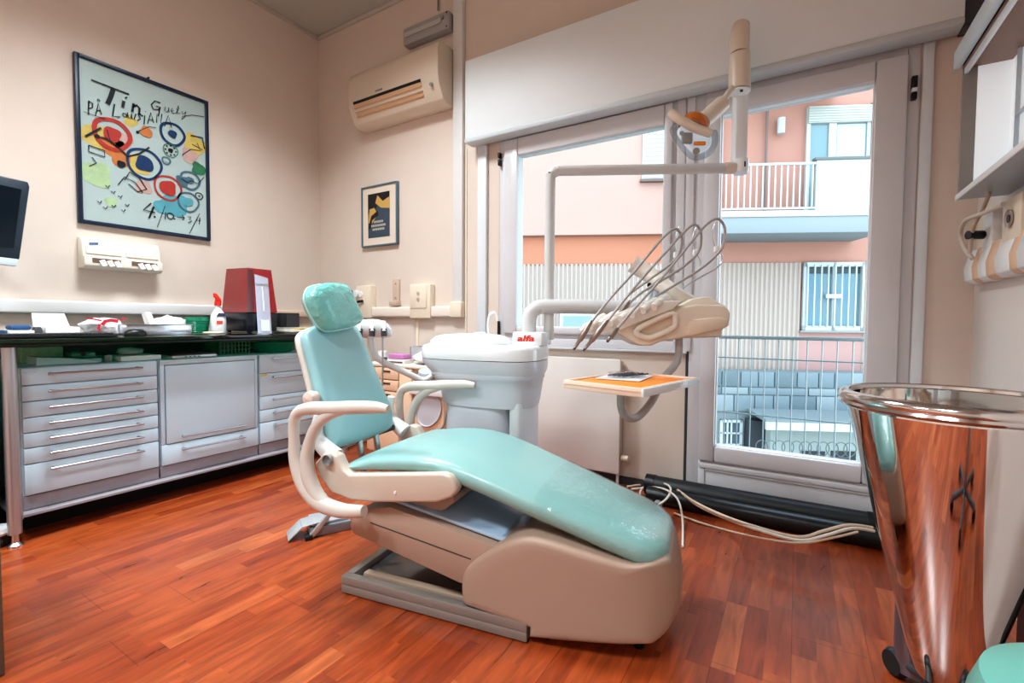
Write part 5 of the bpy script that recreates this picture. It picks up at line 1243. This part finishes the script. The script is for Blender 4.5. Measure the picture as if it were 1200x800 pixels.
for a,b in ((940,966),(974,1002)):
    q0=pf_(a,528,oA+.51); q1=pf_(b,552,oA+.51); fbox(MB(),q0[0],q1[0],q1[1]-.5,q0[1],oA+.5,oA+.52).build('dark_window',mat('dw_dark',(36,44,52),.4),an)
hx=MB(); pts=[]
w0=pf_(890,523,oA+1.1); w1=pf_(1000,530,oA+1.1)
for k in range(160):
    a=k*.42; f=k/159; c=F(w0[0]+(w1[0]-w0[0])*f,w0[1]-.02,oA+1.1); pts.append(c+FE*.13*math.cos(a)+V((0,0,.13*math.sin(a)))-FN*.0)
solo(hx.tube(pts,.008,5,0,0),'coiled_wire',mat('wire_grey',(120,132,136),.5,.4),'coiled security wire strung in front of the low annex','wire',None,70)
struct(MB().prism([F(-9,-6,-1),F(13,-6,-1),F(13,-6,9),F(-9,-6,9)],(0,0,.1)),'trim_9',mat('courtyard_ground',(140,138,134),.9))

mat=_mat
# ------------------------------------------------------------------ ceiling fill lights, added out of view
for k,(x,y) in enumerate(((1.5,-3.6),(3.0,-3.6),(1.5,-1.5))):
    t=thing('added_ceiling_light','added ceiling fill panel out of view, '+('the left one of the rear pair','the right one of the rear pair','the single one above the chair')[k],'added fill light',(x,y,H-.06))
    MB().box((x-.32,y-.32,H-.06),(x+.32,y+.32,H-.001),.008).build('housing',M_white,t)
    MB().box((x-.29,y-.29,H-.068),(x+.29,y+.29,H-.061),.002).build('diffuser',mat('fill_panel_glow',(255,252,246),.4,emis=(255,246,232),estr=1.5) if k==0 else bpy.data.materials['fill_panel_glow'],t)
    L=bpy.data.lights.new('ceiling_fill','AREA'); L.shape='SQUARE'; L.size=.56; L.energy=(50,36,52)[k]; L.color=(.86,.95,1); L.spread=R(128)
    lo=bpy.data.objects.new('ceiling_fill',L); bpy.context.scene.collection.objects.link(lo); lo.location=(0,0,-.03); lo.parent=t
# second window light: the room behind the camera
# world
wd_=bpy.data.worlds.new('world'); bpy.context.scene.world=wd_; wd_.use_nodes=True; nt=wd_.node_tree
bg=nt.nodes['Background']; bg.inputs[1].default_value=5.2
tc=nt.nodes.new('ShaderNodeTexCoord'); sp=nt.nodes.new('ShaderNodeSeparateXYZ'); cr=nt.nodes.new('ShaderNodeValToRGB')
nt.links.new(tc.outputs['Generated'],sp.inputs[0]); mr=nt.nodes.new('ShaderNodeMapRange'); mr.inputs['From Min'].default_value=-.2; mr.inputs['From Max'].default_value=1
nt.links.new(sp.outputs[2],mr.inputs[0]); nt.links.new(mr.outputs[0],cr.inputs[0])
cr.color_ramp.elements[0].color=lin((190,196,200)); cr.color_ramp.elements[1].color=lin((214,232,255)); nt.links.new(cr.outputs[0],bg.inputs[0])
# portals help the daylight through both openings
for (x,z,sx_,sz_) in ((2.51,1.48,.95,1.13),(3.59,1.17,.65,1.75)):
    L=bpy.data.lights.new('daylight_portal','AREA'); L.shape='RECTANGLE'; L.size=sx_; L.size_y=sz_; L.cycles.is_portal=True
    lo=bpy.data.objects.new('daylight_portal',L); bpy.context.scene.collection.objects.link(lo); lo.location=(x,.12,z); lo.rotation_euler=(R(-90),0,0)
# camera
cam=bpy.data.cameras.new('camera'); cam.lens=36*FP/1200; cam.sensor_width=36; cam.clip_start=.05
co=bpy.data.objects.new('camera',cam); bpy.context.scene.collection.objects.link(co)
Mx=Matrix((RT,UP,-FW)).transposed().to_4x4(); Mx.translation=C0; co.matrix_world=Mx
sc=bpy.context.scene; sc.camera=co
sc.view_settings.view_transform='Standard'; sc.view_settings.look='Medium High Contrast'; sc.view_settings.exposure=.1; sc.view_settings.gamma=1
